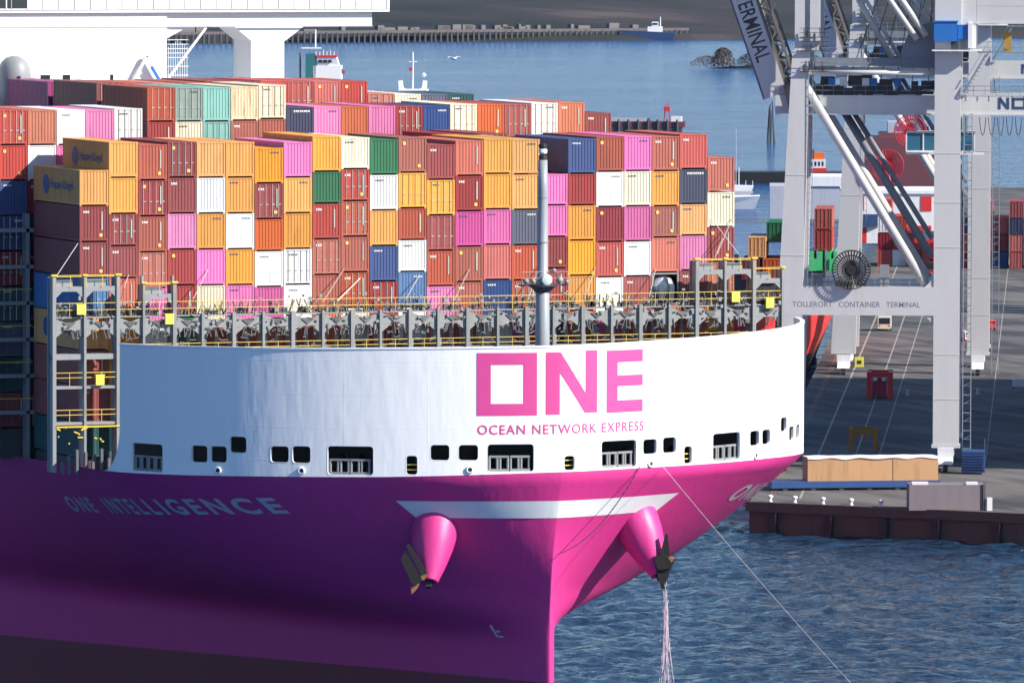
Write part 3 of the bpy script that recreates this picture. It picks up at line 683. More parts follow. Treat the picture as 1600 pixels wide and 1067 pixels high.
# big dark logo and lettering on the shaded long side of the two outer orange boxes, and the orange box low in the first stack
HAP = mat('side_lettering_blue', (.05, .09, .22), .6, wear=.1, vary=0)
for o in list(bpy.data.objects):
    if o.name.startswith('shipping_container') and ('shipline' in o.keys() or o.get('label', '').startswith('orange container, fifth from top of first stack')):
        if 'shipline' in o.keys(): del o['shipline']
        lx = -CWD-.006
        mbq = MB(); mbq.lathe([(.78, 0), (.78, .01)], (lx, 8.9, 1.5), (-1, 0, 0), 20); me = mbq.mesh('emblem'); me.materials.append(HAP); link('emblem', me, o)
        vs, fs, tw = text2d('Hapag-Lloyd', .95, .02); mbq = MB(); mbq.add([(lx-.008, 7.7-x*5.9/tw, 1.0+y) for x, y in vs], fs); me = mbq.mesh('side_lettering', fix=False); me.materials.append(HAP); link('side_lettering', me, o)

def stack_row(bay, y0, data, rowname, group='containers stacked on the ship', names=None):
    for i, (zt, seq) in data.items():
        z = zt
        for t in range(0, len(seq), 2):
            c, hk = seq[t], seq[t+1]; h = CM[hk]['h']; z -= h; nm = CP[c][0]
            lab = (f'{nm} container on top of' if t == 0 else f'{nm} container, {ORD[t//2]} from top in')+f' stack {names[i]}, {rowname}'
            container(cx(i), y0, z, c, hk, lab, group); z -= .022
        pedestal.append((cx(i), y0, z))
def nth(start): return {i: ORD[i-start]+' from left' for i in range(start, start+25)}
stack_row(2, 13.75, {-1: (50.03, 'RHRHbHbHkHvHdHvHkH'), 0: (50.01, 'uHwHkHbHcHvHbHdHkH'), 1: (49.99, 'wHpHcH'), 2: (49.97, 'pHcHrH'), 3: (50.06, 'wHrHcH'),
                     **{i: (46.6, 'rHcH') for i in range(4, 15)}, 15: (47.6, 'cHrH'), 16: (47.68, 'cHrH'), **{i: (46.6, 'oHcH') for i in range(17, 23)}}, 'second row from bow', names=nth(-1))
stack_row(3, 27.5, {6: (51.42, 'rHcHrH'), 7: (51.41, 'GHeHrH'), 8: (51.39, 'tHtHrH'), 9: (51.45, 'yHrHcH'), 10: (51.57, 'eHrHcH'), 11: (49.64, 'nHrH'), 12: (49.68, 'pHcH'), 13: (49.66, 'uHrH'), 14: (49.69, 'pHcH'), 15: (49.67, 'cHrH'),
                    16: (49.65, 'bHrH'), 17: (49.8, 'eHcH'), 18: (49.78, 'uHrH'), 19: (49.76, 'cHrH'), 20: (49.85, 'wHcH'), 21: (49.89, 'uHrH'), 22: (48.93, 'cHrH')}, 'third row from bow', names=nth(6))
stack_row(4, 41.25, {6: (51.5, 'cHrH'), 7: (51.45, 'rHcH'), 8: (51.45, 'sHcH'), 9: (51.5, 'rHcH'), 10: (51.6, 'cHrH'), 11: (51.55, 'kHrH'), 12: (51.6, 'RHrH'), 13: (51.53, 'RHrH'), 14: (51.52, 'RHcH'), 15: (51.5, 'RHcH'), 16: (50.4, 'sHrH'), 17: (50.32, 'eHrH'), 18: (50.3, 'dHrH'), 19: (50.3, 'vHrH')},
          'fourth row from bow', names=nth(6))
stack_row(5, 55.0, {6: (51.3, 'mHmH'), 7: (51.2, 'hHmH'), 8: (51.1, 'mHmH'), 9: (51.0, 'rHmH')}, 'fifth row from bow', names=nth(6))
# hatch pontoons carry the stacks
for x, y, z in pedestal:
    if z > 21.4: shp(MB().box(x-1.2, x+1.2, y+.35, y+11.9, 21.25, z-.03), 'hatch_pontoon', M_DARK)

# ------------------------------------------------------------------ lashing bridges
LP = [-31.75, -29.15, -26.33, -24.15, -21.53, -19.12, -16.43, -13.9, -11.36, -8.75, -6.2, -3.75, -1.17, 1.29, 3.88, 6.53, 9.08, 11.46, 14.07, 16.64, 19.22, 21.8, 24.27, 26.81, 29.42, 32.0]
def bridge_top(k):
    return 37.1 if k <= 2 else 36.4 if k <= 4 else 37.6 if 22 <= k <= 24 else 36.8 if k == 25 else 33.95
lb = MB()
ya, yb = -2.6, -1.5
for a, b in zip(LP[:-1], LP[1:]):
    k = LP.index(a)
    e_ = .004*(k % 2)
    lb.box(a-.05, b+.05, ya+.1+e_, yb-.1-e_, 32.75+e_, 33.35-e_); lb.box(a-.1, b+.1, ya+e_, yb-e_, 33.70+e_, 33.80-e_); lb.box(a-.08, a+.08, ya+.3, yb-.3, 30.4, 37 if bridge_top(k) > 35 else 33.75)
    # gusset plates under the walkway
    for s, e in ((a+.14, a+.95), (b-.14, b-.95)):
        lb.prism([(s, ya+.1, 33.69), (e, ya+.1, 33.36), (s, ya+.1, 33.36)], (0, .06, 0)); lb.prism([(s, ya+.1, 32.74), (e, ya+.1, 32.74), (s, ya+.1, 32.1)], (0, .06, 0))
    lb.box(a-.05, b+.05, ya+.1+e_, yb-.1-e_, 30.35+e_, 30.8-e_)
for z0 in (25.1, 28.0):
    for k in (0, 1): lb.box(LP[k]+.15, LP[k+1]-.15, ya, yb, z0, z0+.22)
for ks in ((0, 1), (1, 2), (3, 4), (22, 23), (23, 24), (24, 25)):
    a, b = LP[ks[0]], LP[ks[1]]; zt = min(bridge_top(ks[0]), bridge_top(ks[1]))
    lb.box(a+.12, b-.12, ya, yb, zt-1.25, zt-.85)
    lb.prism([(a+.12, ya, zt-1.26), (a+.7, ya, zt-1.26), (a+.12, ya, zt-1.8)], (0, .08, 0)); lb.prism([(b-.12, ya, zt-1.26), (b-.7, ya, zt-1.26), (b-.12, ya, zt-1.8)], (0, .08, 0))
    lb.box(a+.2, b-.9, ya+.4, yb-.2, zt-.85, zt-.35)
lb.box(-31.83, -31.67, ya+.3, yb-.3, 24.9, 30.6); lb.box(31.92, 32.08, ya+.3, yb-.3, 30.4, 36.5)
lash = shp(lb, 'lashing_bridge', M_LASH)
for k, x in enumerate(LP):
    zt = bridge_top(k); p = MB(); hw = .15 if k % 2 == 0 else .10
    p.box(x-hw, x+hw, ya-.12, ya+.14, 21.3, zt); p.box(x-.05, x+.05, ya+.14, yb, 21.3, zt-.1); p.box(x-hw, x+hw, yb, yb+.2, 21.3, zt-.1); sub(p, 'post', M_LASH, lash)
    if zt > 35: p = MB(); p.box(x-hw-.1, x+hw+.1, ya-.22, ya+.2, zt, zt+.14); sub(p, 'post_cap', M_YEL, lash)
def rail(x0, x1, zs, y, zb):
    r = MB()
    for z in zs: r.tube((x0, y, z), (x1, y, z), .028, 5)
    n = max(2, int((x1-x0)/1.25))
    for i in range(n+1): xx = x0+(x1-x0)*i/n; r.tube((xx, y, zb), (xx, y, zs[-1]), .028, 5)
    sub(r, 'hand_rail', M_YEL, lash)
for k in range(len(LP)-1): rail(LP[k], LP[k+1], (34.35, 34.9), ya-.02, 33.8)
for k in range(2, len(LP)-1): rail(LP[k], LP[k+1], (31.1, 31.5), ya-.02, 30.8)
for ks in ((0, 2), (3, 4), (22, 24), (24, 25)):
    zt = min(bridge_top(ks[0]), bridge_top(ks[1])); rail(LP[ks[0]], LP[ks[1]], (zt-.05, zt+.05), ya-.1, zt-.9)
for k in (0, 1): rail(LP[k], LP[k+1], (28.9, 29.3), ya, 28.2); rail(LP[k], LP[k+1], (25.9, 26.3), ya, 25.3)
# equipment along the walkway: lashing gear bins, turnbuckle clusters, yellow boxes
rg = random.Random(3)
for k in range(len(LP)-1):
    a, b = LP[k], LP[k+1]; g = MB()
    for _ in range(16):
        x = a+.2+rg.random()*(b-a-.4); z = 33.8; h = .3+rg.random()*.9; g.bar((x, ya+.3, z), (x+rg.uniform(-.5, .5), ya+.3, z+h), .04, .04)
    for _ in range(3):
        x = a+.3+rg.random()*(b-a-.9); g.box(x, x+.4, ya+.35, ya+.8, 33.8, 33.95+rg.random()*.35)
    for _ in range(5):
        x = a+.3+rg.random()*(b-a-.6); g.bar((x, ya+.05, 32.0), (x+rg.uniform(-.3, .3), ya+.05, 32.75), .04, .04)
    for _ in range(8 if k > 1 else 0):
        x = a+.2+rg.random()*(b-a-.8); z = rg.uniform(31.0, 33.6); g.bar((x, ya+.02, z), (x+rg.uniform(.1, .6), ya+.02, z+rg.uniform(-.25, .25)), .04, .05)
    x = (a+b)/2; g.prism([(x-.55, ya+.02, 33.34), (x+.55, ya+.02, 33.34), (x, ya+.02, 32.86)], (0, .07, 0))
    sub(g, 'lashing_gear', M_GEAR, lash)['kind'] = 'stuff'
    g = MB()
    for _ in range(7):
        x = a+.2+rg.random()*(b-a-.5); z = rg.uniform(32.6, 35.2); g.box(x, x+rg.uniform(.08, .3), ya-.08, ya-.02, z, z+rg.uniform(.06, .35))
    sub(g, 'turnbuckle', M_LASH, lash)['kind'] = 'stuff'
    if k not in (0, 1, 2, 3, 22, 23, 24):
        g = MB(); x = a+.25; g.box(x, x+.5, yb+.1, yb+.15, 30.8, 32.7); g.box(x+1.2, x+1.5, yb+.1, yb+.15, 30.8, 32.7); sub(g, 'ladder_plate', M_LASH, lash)
for x, z in ((-29.9, 34.0), (-22.4, 33.1), (27.3, 34.05), (30.4, 33.5), (-28.3, 28.3)):
    g = MB(); g.box(x, x+.7, ya-.35, ya-.05, z, z+.78); g.box(x-.05, x+.75, ya-.37, ya-.03, z+.78, z+.84); sub(g, 'equipment_box', M_LYEL, lash)
for x0, z0, x1, z1 in ((-31.2, 37.1, -28.9, 39.6), (-19.6, 35, -17.8, 37.3), (-8.4, 34.6, -6.0, 37.2), (-7.2, 34.6, -4.6, 36.4), (-1.4, 34.3, .6, 36.6), (3, 34.4, 5, 37), (14.6, 34.5, 16.2, 37),
                       (26.5, 38, 28.5, 40.9), (28.4, 38, 26.6, 40.9), (26.3, 37.7, 27.6, 39.2), (9.6, 34.5, 11.2, 37.2), (-26.0, 34.5, -24.6, 37), (20.4, 34.5, 21.6, 36.8)):
    g = MB(); g.tube((x0, -1.6, z0), (x1, -.06, z1), .035, 5); sub(g, 'lashing_rod', M_ROD, lash)
# cluttered side walkway below the left end tower
g = MB()
for _ in range(12):
    x = rg.uniform(-31.4, -26.6); z = rg.uniform(23.6, 25); g.bar((x, ya-.1, z), (x+rg.uniform(-.7, .7), ya-.1, z+rg.uniform(-.05, .2)), .05, .05)
g.box(-31.6, -26.2, ya-.2, yb, 24.9, 25.0); sub(g, 'lashing_gear', M_YEL, lash)['kind'] = 'stuff'
g = MB()
for k in range(12): g.box(-31.3+k*.45, -31.1+k*.45, -3.2-(k % 3)*.5, -2.8-(k % 3)*.5, 21.2, 22.2+(k*7 % 5)*.25)
sub(g, 'deck_fitting', M_DECK, lash)
# second and third lashing bridges, plain frames between the rows
for y0, zt in ((12.45, 41.5), (26.2, 41)):
    g = MB()
    for x in LP: g.box(x-.15, x+.15, y0, y0+1.0, 21.3, zt)
    for z in (25, 28, 31, 34, 37, 40): g.box(-31.9, 32, y0, y0+1.0, z, z+.3)
    o = shp(g, 'lashing_bridge', M_LASH)
    for z in (26.3, 29.3, 32.3, 35.3):
        g = MB(); g.tube((-32, y0, z), (-32, y0+1, z), .04); g.tube((-31.9, y0-.02, z), (-28.8, y0-.02, z), .04); sub(g, 'hand_rail', M_YEL, o)
# ------------------------------------------------------------------ deckhouse and bridge wing
dh = MB(); Y0 = 70.0
dh.box(-30, 2.4, Y0, Y0+14, 21.3, 58.0)
M_HOUSE = mat('deckhouse_white', (.82, .82, .82), .5, wear=.06, dirt=(.7, .69, .66), vary=0)
house = shp(dh, 'deckhouse', M_HOUSE)
g = MB(); g.box(2.4, 22.3, Y0+.2, Y0+5.5, 55.85, 57.1); g.prism([(2.4, Y0+.2, 55.84), (4.6, Y0+.2, 55.84), (2.4, Y0+.2, 54.7)], (0, 5.2, 0)); sub(g, 'wing_deck', M_HOUSE, house)
g = MB(); g.box(-30.4, 23.8, Y0-.4, Y0+6.2, 57.1, 58.75); g.box(-30.4, 23.8, Y0-.4, Y0+6.2, 60.2, 63); g.box(21.0, 23.8, Y0-.2, Y0+6, 58.75, 60.2); g.box(-8, 2, Y0-.2, Y0+6, 58.75, 60.2); sub(g, 'bridge_wing', M_HOUSE, house)
g = MB()
g.prism([(10.6, Y0+.3, 21.3), (13.8, Y0+.3, 21.3), (13.8, Y0+.3, 54.4), (15.8, Y0+.3, 55.84), (8.9, Y0+.3, 55.84), (10.6, Y0+.3, 54.5)], (0, 4.8, 0)); sub(g, 'wing_pillar', M_HOUSE, house)
for x0, x1, z0, z1 in ((-9.6, -8.7, 50.9, 51.5), (-7.5, -6.8, 50.8, 51.5), (-3.0, -2.7, 51.0, 51.5), (21.6, 22.6, 58.2, 58.6), (22.8, 23.5, 58.2, 58.6), (-30, -11, 57.5, 58.4)):
    g = MB(); yy = Y0-.43 if z0 > 57 else Y0-.03; g.box(x0, x1, yy, yy+.02, z0, z1); sub(g, 'window', M_GLASS, house)
g = MB()
for k in range(6): g.box(-28+k*3, -27.9+k*3, Y0-.46, Y0-.42, 57.4, 58.5)
sub(g, 'window_mullion', M_HOUSE, house)
g = MB()
for i in range(9): g.tube((2.6+i*.22, Y0+.1, 51), (2.6+i*.22, Y0+.1, 54.6-abs(i-4)*.15), .025, 5)
for z in (51.4, 52.2, 53, 53.4, 53.8, 54.2, 54.6): g.tube((2.5, Y0+.1, z), (4.5, Y0+.1, z), .03, 5)
g.bar((2.5, Y0+.15, 51), (6.2, Y0+.15, 55.7), .12, .1); sub(g, 'stair_tower', M_HOUSE, house)
g = MB(); g.lathe([(1.5, 0), (1.5, 3.4), (1.42, 4.0), (1.2, 4.5), (.8, 4.9), (.3, 5.1)], (-12.7, Y0-2, 48.2), (0, 0, 1), 24); sub(g, 'vent_tower', mat('vent_grey', (.22, .235, .25), .5, wear=.2), house, True)
g = MB(); g.box(-12.9, -12.6, Y0-3.55, Y0-3.4, 50.8, 51.5); sub(g, 'vent_slot', M_GLASS, house)
g = MB(); g.bar((-.9, Y0-.5, 51), (0.3, Y0-.5, 53.2), .16, .12); g.bar((1.6, Y0-.5, 51), (0.3, Y0-.5, 53.2), .16, .12); sub(g, 'davit', M_HOUSE, house)
g = MB(); g.bar((1.5, Y0-.7, 50.9), (.7, Y0-.7, 52.2), .12, .12); sub(g, 'davit_ram', M_BLUE, house)
g = MB()
for z in (57.35, 58.72): g.box(-30.4, 23.8, Y0-.47, Y0-.40, z, z+.05)
for k in range(36): g.box(-29+k*1.5, -28.95+k*1.5, Y0-.45, Y0-.40, 57.4, 58.7)
g.box(-30.4, 22.3, Y0-.05, Y0+.1, 55.75, 55.84); sub(g, 'deck_edge_trim', M_SHED, house)
g = MB(); g.box(-30, 22, Y0-3, Y0+14, 21.25, 47.5); sub(g, 'house_base', M_HOUSE, house)

# ------------------------------------------------------------------ lines and the stream from the right hawse
def rope(name, a, b, sag, r, label, n=24, m=None):
    a = Vector(a); b = Vector(b); pts = [a.lerp(b, i/n)-Vector((0, 0, sag*4*(i/n)*(1-i/n))) for i in range(n+1)]
    o = MB().path(pts, r, 6).build(name, m or M_ROD, None, True); return tag(o, label, 'rope')
rope('tow_line', bul(9.6, 22.75, .3), (1.2, -105.1, 5.2), .5, .026, 'thin pale tow line running from the bow down to the water')
rope('mooring_line', bul(7.2, 22.9, .2), (-.6, -34.3, 16.4), 1.2, .04, 'dark slack mooring line hanging across the bow stripe', m=M_BLACK)
rs = random.Random(5); mb = MB()
tipR = Vector((9.9, -30.9, 13.4))
for k in range(420):
    t = rs.random()**.8; z = tipR.z*(1-t)+.1; sp = .10+.80*t
    c = Vector((tipR.x+.1*t+rs.gauss(0, sp*.55), tipR.y+rs.gauss(0, sp*.5), z)); l = rs.uniform(.05, .30); r = rs.uniform(.008, .020)
    mb.add([c+Vector((0, 0, l)), c+Vector((r, 0, 0)), c+Vector((-r*.5, r*.87, 0)), c+Vector((-r*.5, -r*.87, 0)), c-Vector((0, 0, l*.5))], [(0, 1, 2), (0, 2, 3), (0, 3, 1), (4, 2, 1), (4, 3, 2), (4, 1, 3)])
for k in range(22):
    x0 = rs.gauss(0, .10); y0 = rs.gauss(0, .10); dx = rs.gauss(.05, .22); dy = rs.gauss(0, .2); z0 = tipR.z-rs.uniform(0, 2); z1 = z0-rs.uniform(3, 8)
    pts = [Vector((tipR.x+x0+dx*q*q, tipR.y+y0+dy*q*q, max(.1, z0+(z1-z0)*q))) for q in (0, .25, .5, .75, 1)]
    mb.path(pts, rs.uniform(.008, .020), 5)
sp = mb.build('falling_water', mat('spray', (.74, .62, .68), .3, wear=0, vary=0)); tag(sp, 'stream of water falling from the right hawse bell into the harbour', 'water stream', kind='stuff')

# ------------------------------------------------------------------ gantry cranes
ANG = math.atan2(ND.y, ND.x)
def lp(parent, mbo, name, m, smooth=False): return mbo.build(name, m, parent, smooth)
def gantry(loc, label):
    c = tag(empty('gantry_crane', loc, ANG), label, 'crane', 'grey gantry cranes on the quay')
    for b in (0, 17):
        y0, y1 = b-.9, b+.9
        g = MB(); g.box(-1.6, 1.3, y0, y1, 2.7, 66); g.box(-1.75, 1.45, y0-.08, y1+.08, 2.6, 3.0)
        for z in (8, 13, 25, 30, 35.5): g.box(-1.63, 1.33, y0-.03, y1+.03, z, z+.09)
        lp(c, g, 'leg', M_CRANE)
        g = MB(); g.hexa([(-19.9, y0, 2.7), (-16.6, y0, 2.7), (-16.6, y1, 2.7), (-19.9, y1, 2.7)], [(-17.5, y0, 47), (-15.6, y0, 47), (-15.6, y1, 47), (-17.5, y1, 47)])
        for z in (13, 24, 33): g.box(-19.75+z*.050, -16.6+z*.022, y0-.03, y1+.03, z, z+.09)
        lp(c, g, 'leg', M_CRANE)
        g = MB(); g.box(-19.25, -1.2, y0-.01, y1-.05, 17.4, 20.6)
        g.prism([(-1.62, y0+.1, 17.45), (-2.6, y0+.1, 17.45), (-1.62, y0+.1, 16.4)], (0, 1.5, 0)); g.prism([(-1.62, y0+.1, 20.55), (-2.6, y0+.1, 20.55), (-1.62, y0+.1, 21.6)], (0, 1.5, 0)); lp(c, g, 'portal_beam', M_CRANE)
        g = MB(); g.tube((-16.2, b, 43.2), (-2.2, b, 20.2), .50, 16); lp(c, g, 'brace', M_CRANE, True)
        g = MB(); g.tube((-16, b, 44.5), (-1.6, b, 44.5), .28, 12); lp(c, g, 'tie_tube', M_CRANE, True)
        for x0, z0, x1, z1 in ((-13.2, 62, -3.6, 48.2), (-11.8, 62, -2.6, 48.6)):
            g = MB(); g.tube((x0, b, z0), (x1, b, z1), .36, 12); lp(c, g, 'apex_stay', M_CRANE, True)
        for x in (-16.7, -15.0):
            g = MB(); g.box(x-.55, x+.55, y0+.2, y1-.2, 46.9, 66); lp(c, g, 'mast_post', M_CRANE)
        if b == 0:
            for xa, za, xb, zb2, rr2 in ((-12.6, 41.0, -2.0, 23.6, .46), (-11.6, 41.0, -1.9, 25.6, .30), (-10.4, 52.6, -6.6, 45.9, .34), (-9.6, 52.6, -5.6, 45.9, .22)):
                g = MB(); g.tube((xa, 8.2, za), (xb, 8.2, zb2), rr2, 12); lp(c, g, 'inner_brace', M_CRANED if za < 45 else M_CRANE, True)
        # bogies
        for x in (-18.2, -.15):
            g = MB(); g.box(x-.9, x+.9, b-1.1, b+1.1, 1.7, 2.6); g.prism([(x-.8, b-3.2, .9), (x-.8, b+3.2, .9), (x-.8, b+1, 1.7), (x-.8, b-1, 1.7)], (1.6, 0, 0)); bog = lp(c, g, 'bogie', M_SNOW)
            for yy in (-2.6, -1.3, 1.3, 2.6):
                g = MB(); g.lathe([(.45, 0), (.45, .5)], (x-.25, b+yy, .45), (1, 0, 0), 14); lp(bog, g, 'wheel', M_DARK)
    for x, z0, z1 in ((-.15, 17.5, 20.3), (-17.4, 17.5, 20.3)):
        g = MB(); g.box(x-.8, x+.8, .95, 16.05, z0, z1); lp(c, g, 'sill_beam', M_CRANE)
    for y in (2.2, 13.6):
        g = MB(); g.box(-19.5, 34, y, y+1.1, 39.9, 41.9); g.box(-19.5, 34, y-.18, y+1.28, 39.72, 39.9); lp(c, g, 'main_girder', M_CRANE)
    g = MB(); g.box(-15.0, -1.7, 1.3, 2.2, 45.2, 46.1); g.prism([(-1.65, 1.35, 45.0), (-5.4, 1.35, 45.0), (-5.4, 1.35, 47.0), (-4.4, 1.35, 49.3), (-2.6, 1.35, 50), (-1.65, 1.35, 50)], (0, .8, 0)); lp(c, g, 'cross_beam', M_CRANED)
    g = MB()
    r = random.Random(11)
    for _ in range(34):
        x = r.uniform(-15, -2); z = r.uniform(42, 43.6); g.box(x, x+r.uniform(.4, 1.6), 3.6, 4.6+r.random(), z-.6, z+r.uniform(-.3, .8))
    g.box(-15.4, -1.8, 3.4, 12, 42.0, 42.3); lp(c, g, 'trolley_gear', M_DARK)
    for x in (-13.6, -12.3, -9.8, -8.9, -6.2):
        g = MB(); g.box(x, x+.8, 3.30, 3.38, 42.9, 43.8); lp(c, g, 'gear_panel', M_BLUE if x in (-13.6, -8.9, -6.2) else M_SNOW)
    # walkway with rails along the girder and the portal
    g = MB()
    for z in (42.5, 43.0): g.tube((1.4, 1.9, z), (34, 1.9, z), .035, 5)
    for k in range(26): g.tube((1.4+k*1.3, 1.9, 41.9), (1.4+k*1.3, 1.9, 43.0), .03, 5)
    for z in (21.1, 21.7): g.tube((-16, -.8, z), (-2.6, -.8, z), .035, 5)
    for k in range(11): g.tube((-16+k*1.3, -.8, 20.6), (-16+k*1.3, -.8, 21.7), .03, 5)
    lp(c, g, 'walkway_rail', M_CRANED)
    g = MB()
    for z0, xa, xb, yy in ((46.1, -15, -5.5, 1.4), (41.9, -19, -2, 2.25), (45.0, -16, -2, .8)):
        for dz in (.55, 1.1): g.tube((xa, yy, z0+dz), (xb, yy, z0+dz), .03, 5)
        for k in range(int((xb-xa)/1.2)): g.tube((xa+k*1.2, yy, z0), (xa+k*1.2, yy, z0+1.1), .025, 5)
    for z in range(22, 46):
        g.bar((-15.7, -1.0, z), (-15.2, -1.0, z), .025, .025)
    for x in (-15.7, -15.2): g.tube((x, -1.0, 20.6), (x, -1.0, 46), .03, 5)
    lp(c, g, 'access_rail', M_CRANED)
    for k in range(6):
        g = MB(); x = -12+k*1.9; g.tube((x, 8, 41.9), (x*.2-1, 8, 66), .05, 5); lp(c, g, 'hoist_rope', M_DARK)
    g = MB()
    r = random.Random(21)
    for _ in range(26):
        x = r.uniform(-16.4, -13.6); z = r.choice((44.7, 47.0, 48.5)); g.bar((x, -1.1, z), (x, -1.1, z+r.uniform(.4, 1.1)), .04, .04)
    for z in (44.6, 46.9, 48.4): g.box(-16.6, -13.4, -1.3, -.92, z, z+.08); g.tube((-16.6, -1.25, z+1.05), (-13.4, -1.25, z+1.05), .03, 5); g.tube((-16.6, -1.25, z+.55), (-13.4, -1.25, z+.55), .03, 5)
    lp(c, g, 'hinge_platform', M_DARK)
    # ladder tower beside the right leg
    g = MB()
    for x, y in ((1.7, -.7), (2.6, -.7), (1.7, .5), (2.6, .5)): g.tube((x, y, 0), (x, y, 40), .05, 5)
    for k in range(40): g.bar((1.7, -.7, .5+k), (2.6, -.7, 1.0+k if k % 2 else .5+k), .03, .03); g.tube((1.7, .5, .5+k), (2.6, .5, .5+k), .03, 5)
    lp(c, g, 'ladder_tower', M_CRANED)
    # operator cab and electrical house
    g = MB(); g.box(-4.7, 2.8, 3.2, 6.2, 35.7, 37.7); lp(c, g, 'cab_glazing', M_TEAL)
    g = MB()
    for z in (35.55, 37.7): g.box(-4.85, 2.95, 3.05, 6.35, z, z+.16)
    for x in (-4.8, -2.9, -.9, 1.0, 2.8): g.box(x-.07, x+.07, 3.1, 3.2, 35.7, 37.7)
    g.box(-4.85, 3.9, 2.2, 6.4, 35.3, 35.5); g.tube((-3.8, 4.5, 37.8), (-3.8, 4.5, 39.9), .12); g.tube((1.8, 4.5, 37.8), (1.8, 4.5, 39.9), .12); lp(c, g, 'cab_frame', M_SNOW)
    g = MB(); g.box(-1.7, .9, -1.9, -.95, 48.05, 50.2); g.box(-1.8, 1.0, -2.0, -.9, 50.2, 50.35); g.box(.95, 2.1, -1.6, -.6, 48.3, 49.9); lp(c, g, 'electrical_house', M_BLUE)
    g = MB(); g.box(2.1, 2.6, -1.8, .6, 47.3, 50.1); g.box(-1.9, 3.6, -2.2, .8, 46.95, 47.1); lp(c, g, 'service_platform', M_SNOW)
    g = MB(); g.box(.2, 1.0, -1.65, -1.62, 46.9, 48.3); lp(c, g, 'door', M_DARK)
    g = MB(); g.box(1.31, 3.0, -.5, 16, 47, 66); lp(c, g, 'machinery_wall', M_CRANE)
    g = MB(); g.box(3.02, 8.6, -.5, 14, 50.2, 60); g.box(2.9, 8.8, -.6, 14.1, 50.0, 50.2)
    for z in (52, 54, 56): g.box(3.0, 8.62, -.52, 14, z, z+.06)
    lp(c, g, 'machinery_house', M_CRANE)
    g = MB()
    for k in range(10): g.box(1.6+k*.24, 1.9+k*.24, -1.2, -.4, 42.1+k*.42, 42.18+k*.42)
    g.bar((1.6, -1.2, 42.3), (4.1, -1.2, 46.6), .04, .1); g.bar((1.6, -1.2, 43.3), (4.1, -1.2, 47.6), .03, .03)
    for k in range(7): g.tube((3.4+k*.9, -.9, 46.9), (3.4+k*.9, -.9, 48), .03, 5)
    for z in (47.4, 48): g.tube((3.4, -.9, z), (9, -.9, z), .03, 5)
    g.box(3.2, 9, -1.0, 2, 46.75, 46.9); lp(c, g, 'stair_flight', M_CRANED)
    g = MB(); g.box(6.0, 6.9, 1, 2, 46.9, 49.0); g.lathe([(.5, -.3), (.5, .3)], (6.45, 1.2, 47.6), (0, 1, 0), 12); lp(c, g, 'hook_block', mat('hook_ochre', (.42, .24, .03), .5, wear=.5))
    # raised boom
    bd = Vector((-.342, 0, 1)).normalized(); u = Vector((1, 0, .342)).normalized(); h = Vector((-19.3, 0, 41.0))
    for y in (2.4, 13.6):
        g = MB(); a = h+Vector((-1.35, y, .4)); e = a+bd*46; g.prism([a, a+u*2.55, e+u*2.55, e], (0, .9, 0)); lp(c, g, 'boom_girder', M_CRANE)
        g = MB(); a0 = a+u*2.7
        for k in range(23):
            p = a0+bd*(k*2); q = a0+bd*(k*2+1)+u*1.1; s_ = a0+bd*(k*2+2); g.bar(p+Vector((0, .3, 0)), q+Vector((0, .3, 0)), .09, .09); g.bar(q+Vector((0, .3, 0)), s_+Vector((0, .3, 0)), .09, .09)
        g.bar(a0+Vector((0, .3, 0)), a0+bd*46+Vector((0, .3, 0)), .16, .2); g.bar(a0+u*1.15+Vector((0, .3, 0)), a0+u*1.15+bd*46+Vector((0, .3, 0)), .12, .14); lp(c, g, 'boom_lattice', mat('lattice_grey_brown', (.19, .165, .14), .6, wear=.5))
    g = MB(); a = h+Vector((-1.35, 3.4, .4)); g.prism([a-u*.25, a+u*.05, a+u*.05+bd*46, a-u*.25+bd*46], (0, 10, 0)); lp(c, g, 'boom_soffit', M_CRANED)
    g = MB(); a = h+Vector((1.5, 2.0, .2)); g.prism([a-u*.4-bd*.9, a+u*3.2-bd*.9, a+u*2.6+bd*2, a-u*.2+bd*2], (0, 12.8, 0)); lp(c, g, 'boom_hinge', M_DARK)
    a = h+Vector((-1.35, 2.375, .4))
    text_part('boom_letter', 'CONTAINER  TERMINAL', 1.75, lambda x, y: a+bd*(22.9-x)+u*(.42+y), M_DARK, c, width=18.8, bold=.01)
    text_part('portal_letter', 'TOLLERORT   CONTAINER   TERMINAL', .62, lambda x, y: Vector((-17.4+x, -.918, 18.3+y)), M_CRANED, c, width=14.3, bold=.005)
    g = MB()
    for x0, x1, z0, z1 in ((5.45, 5.75, 40.4, 41.7), (6.4, 6.7, 40.4, 41.7), (7.0, 7.3, 40.4, 41.7), (8.3, 8.6, 40.4, 41.7), (7.3, 8.3, 41.4, 41.7), (7.3, 8.3, 40.4, 40.7)): g.box(x0, x1, 2.17, 2.198, z0, z1)
    g.prism([(5.75, 2.17, 41.7), (5.75, 2.17, 41.2), (6.4, 2.17, 40.4), (6.4, 2.17, 40.9)], (0, .028, 0)); lp(c, g, 'girder_lettering', M_NAVY)
    # festoon cable loops
    for k in range(5):
        g = MB(); pts = [(3.4+k*1.0+.7*i/10, 1.8, 39.5-2.0*math.sin(math.pi*i/10)**.6) for i in range(11)]; g.path(pts, .05, 5); lp(c, g, 'festoon_loop', M_DARK)
    # cable reel on the portal
    g = MB(); ctr = Vector((-10.8, -1.3, 22.5))
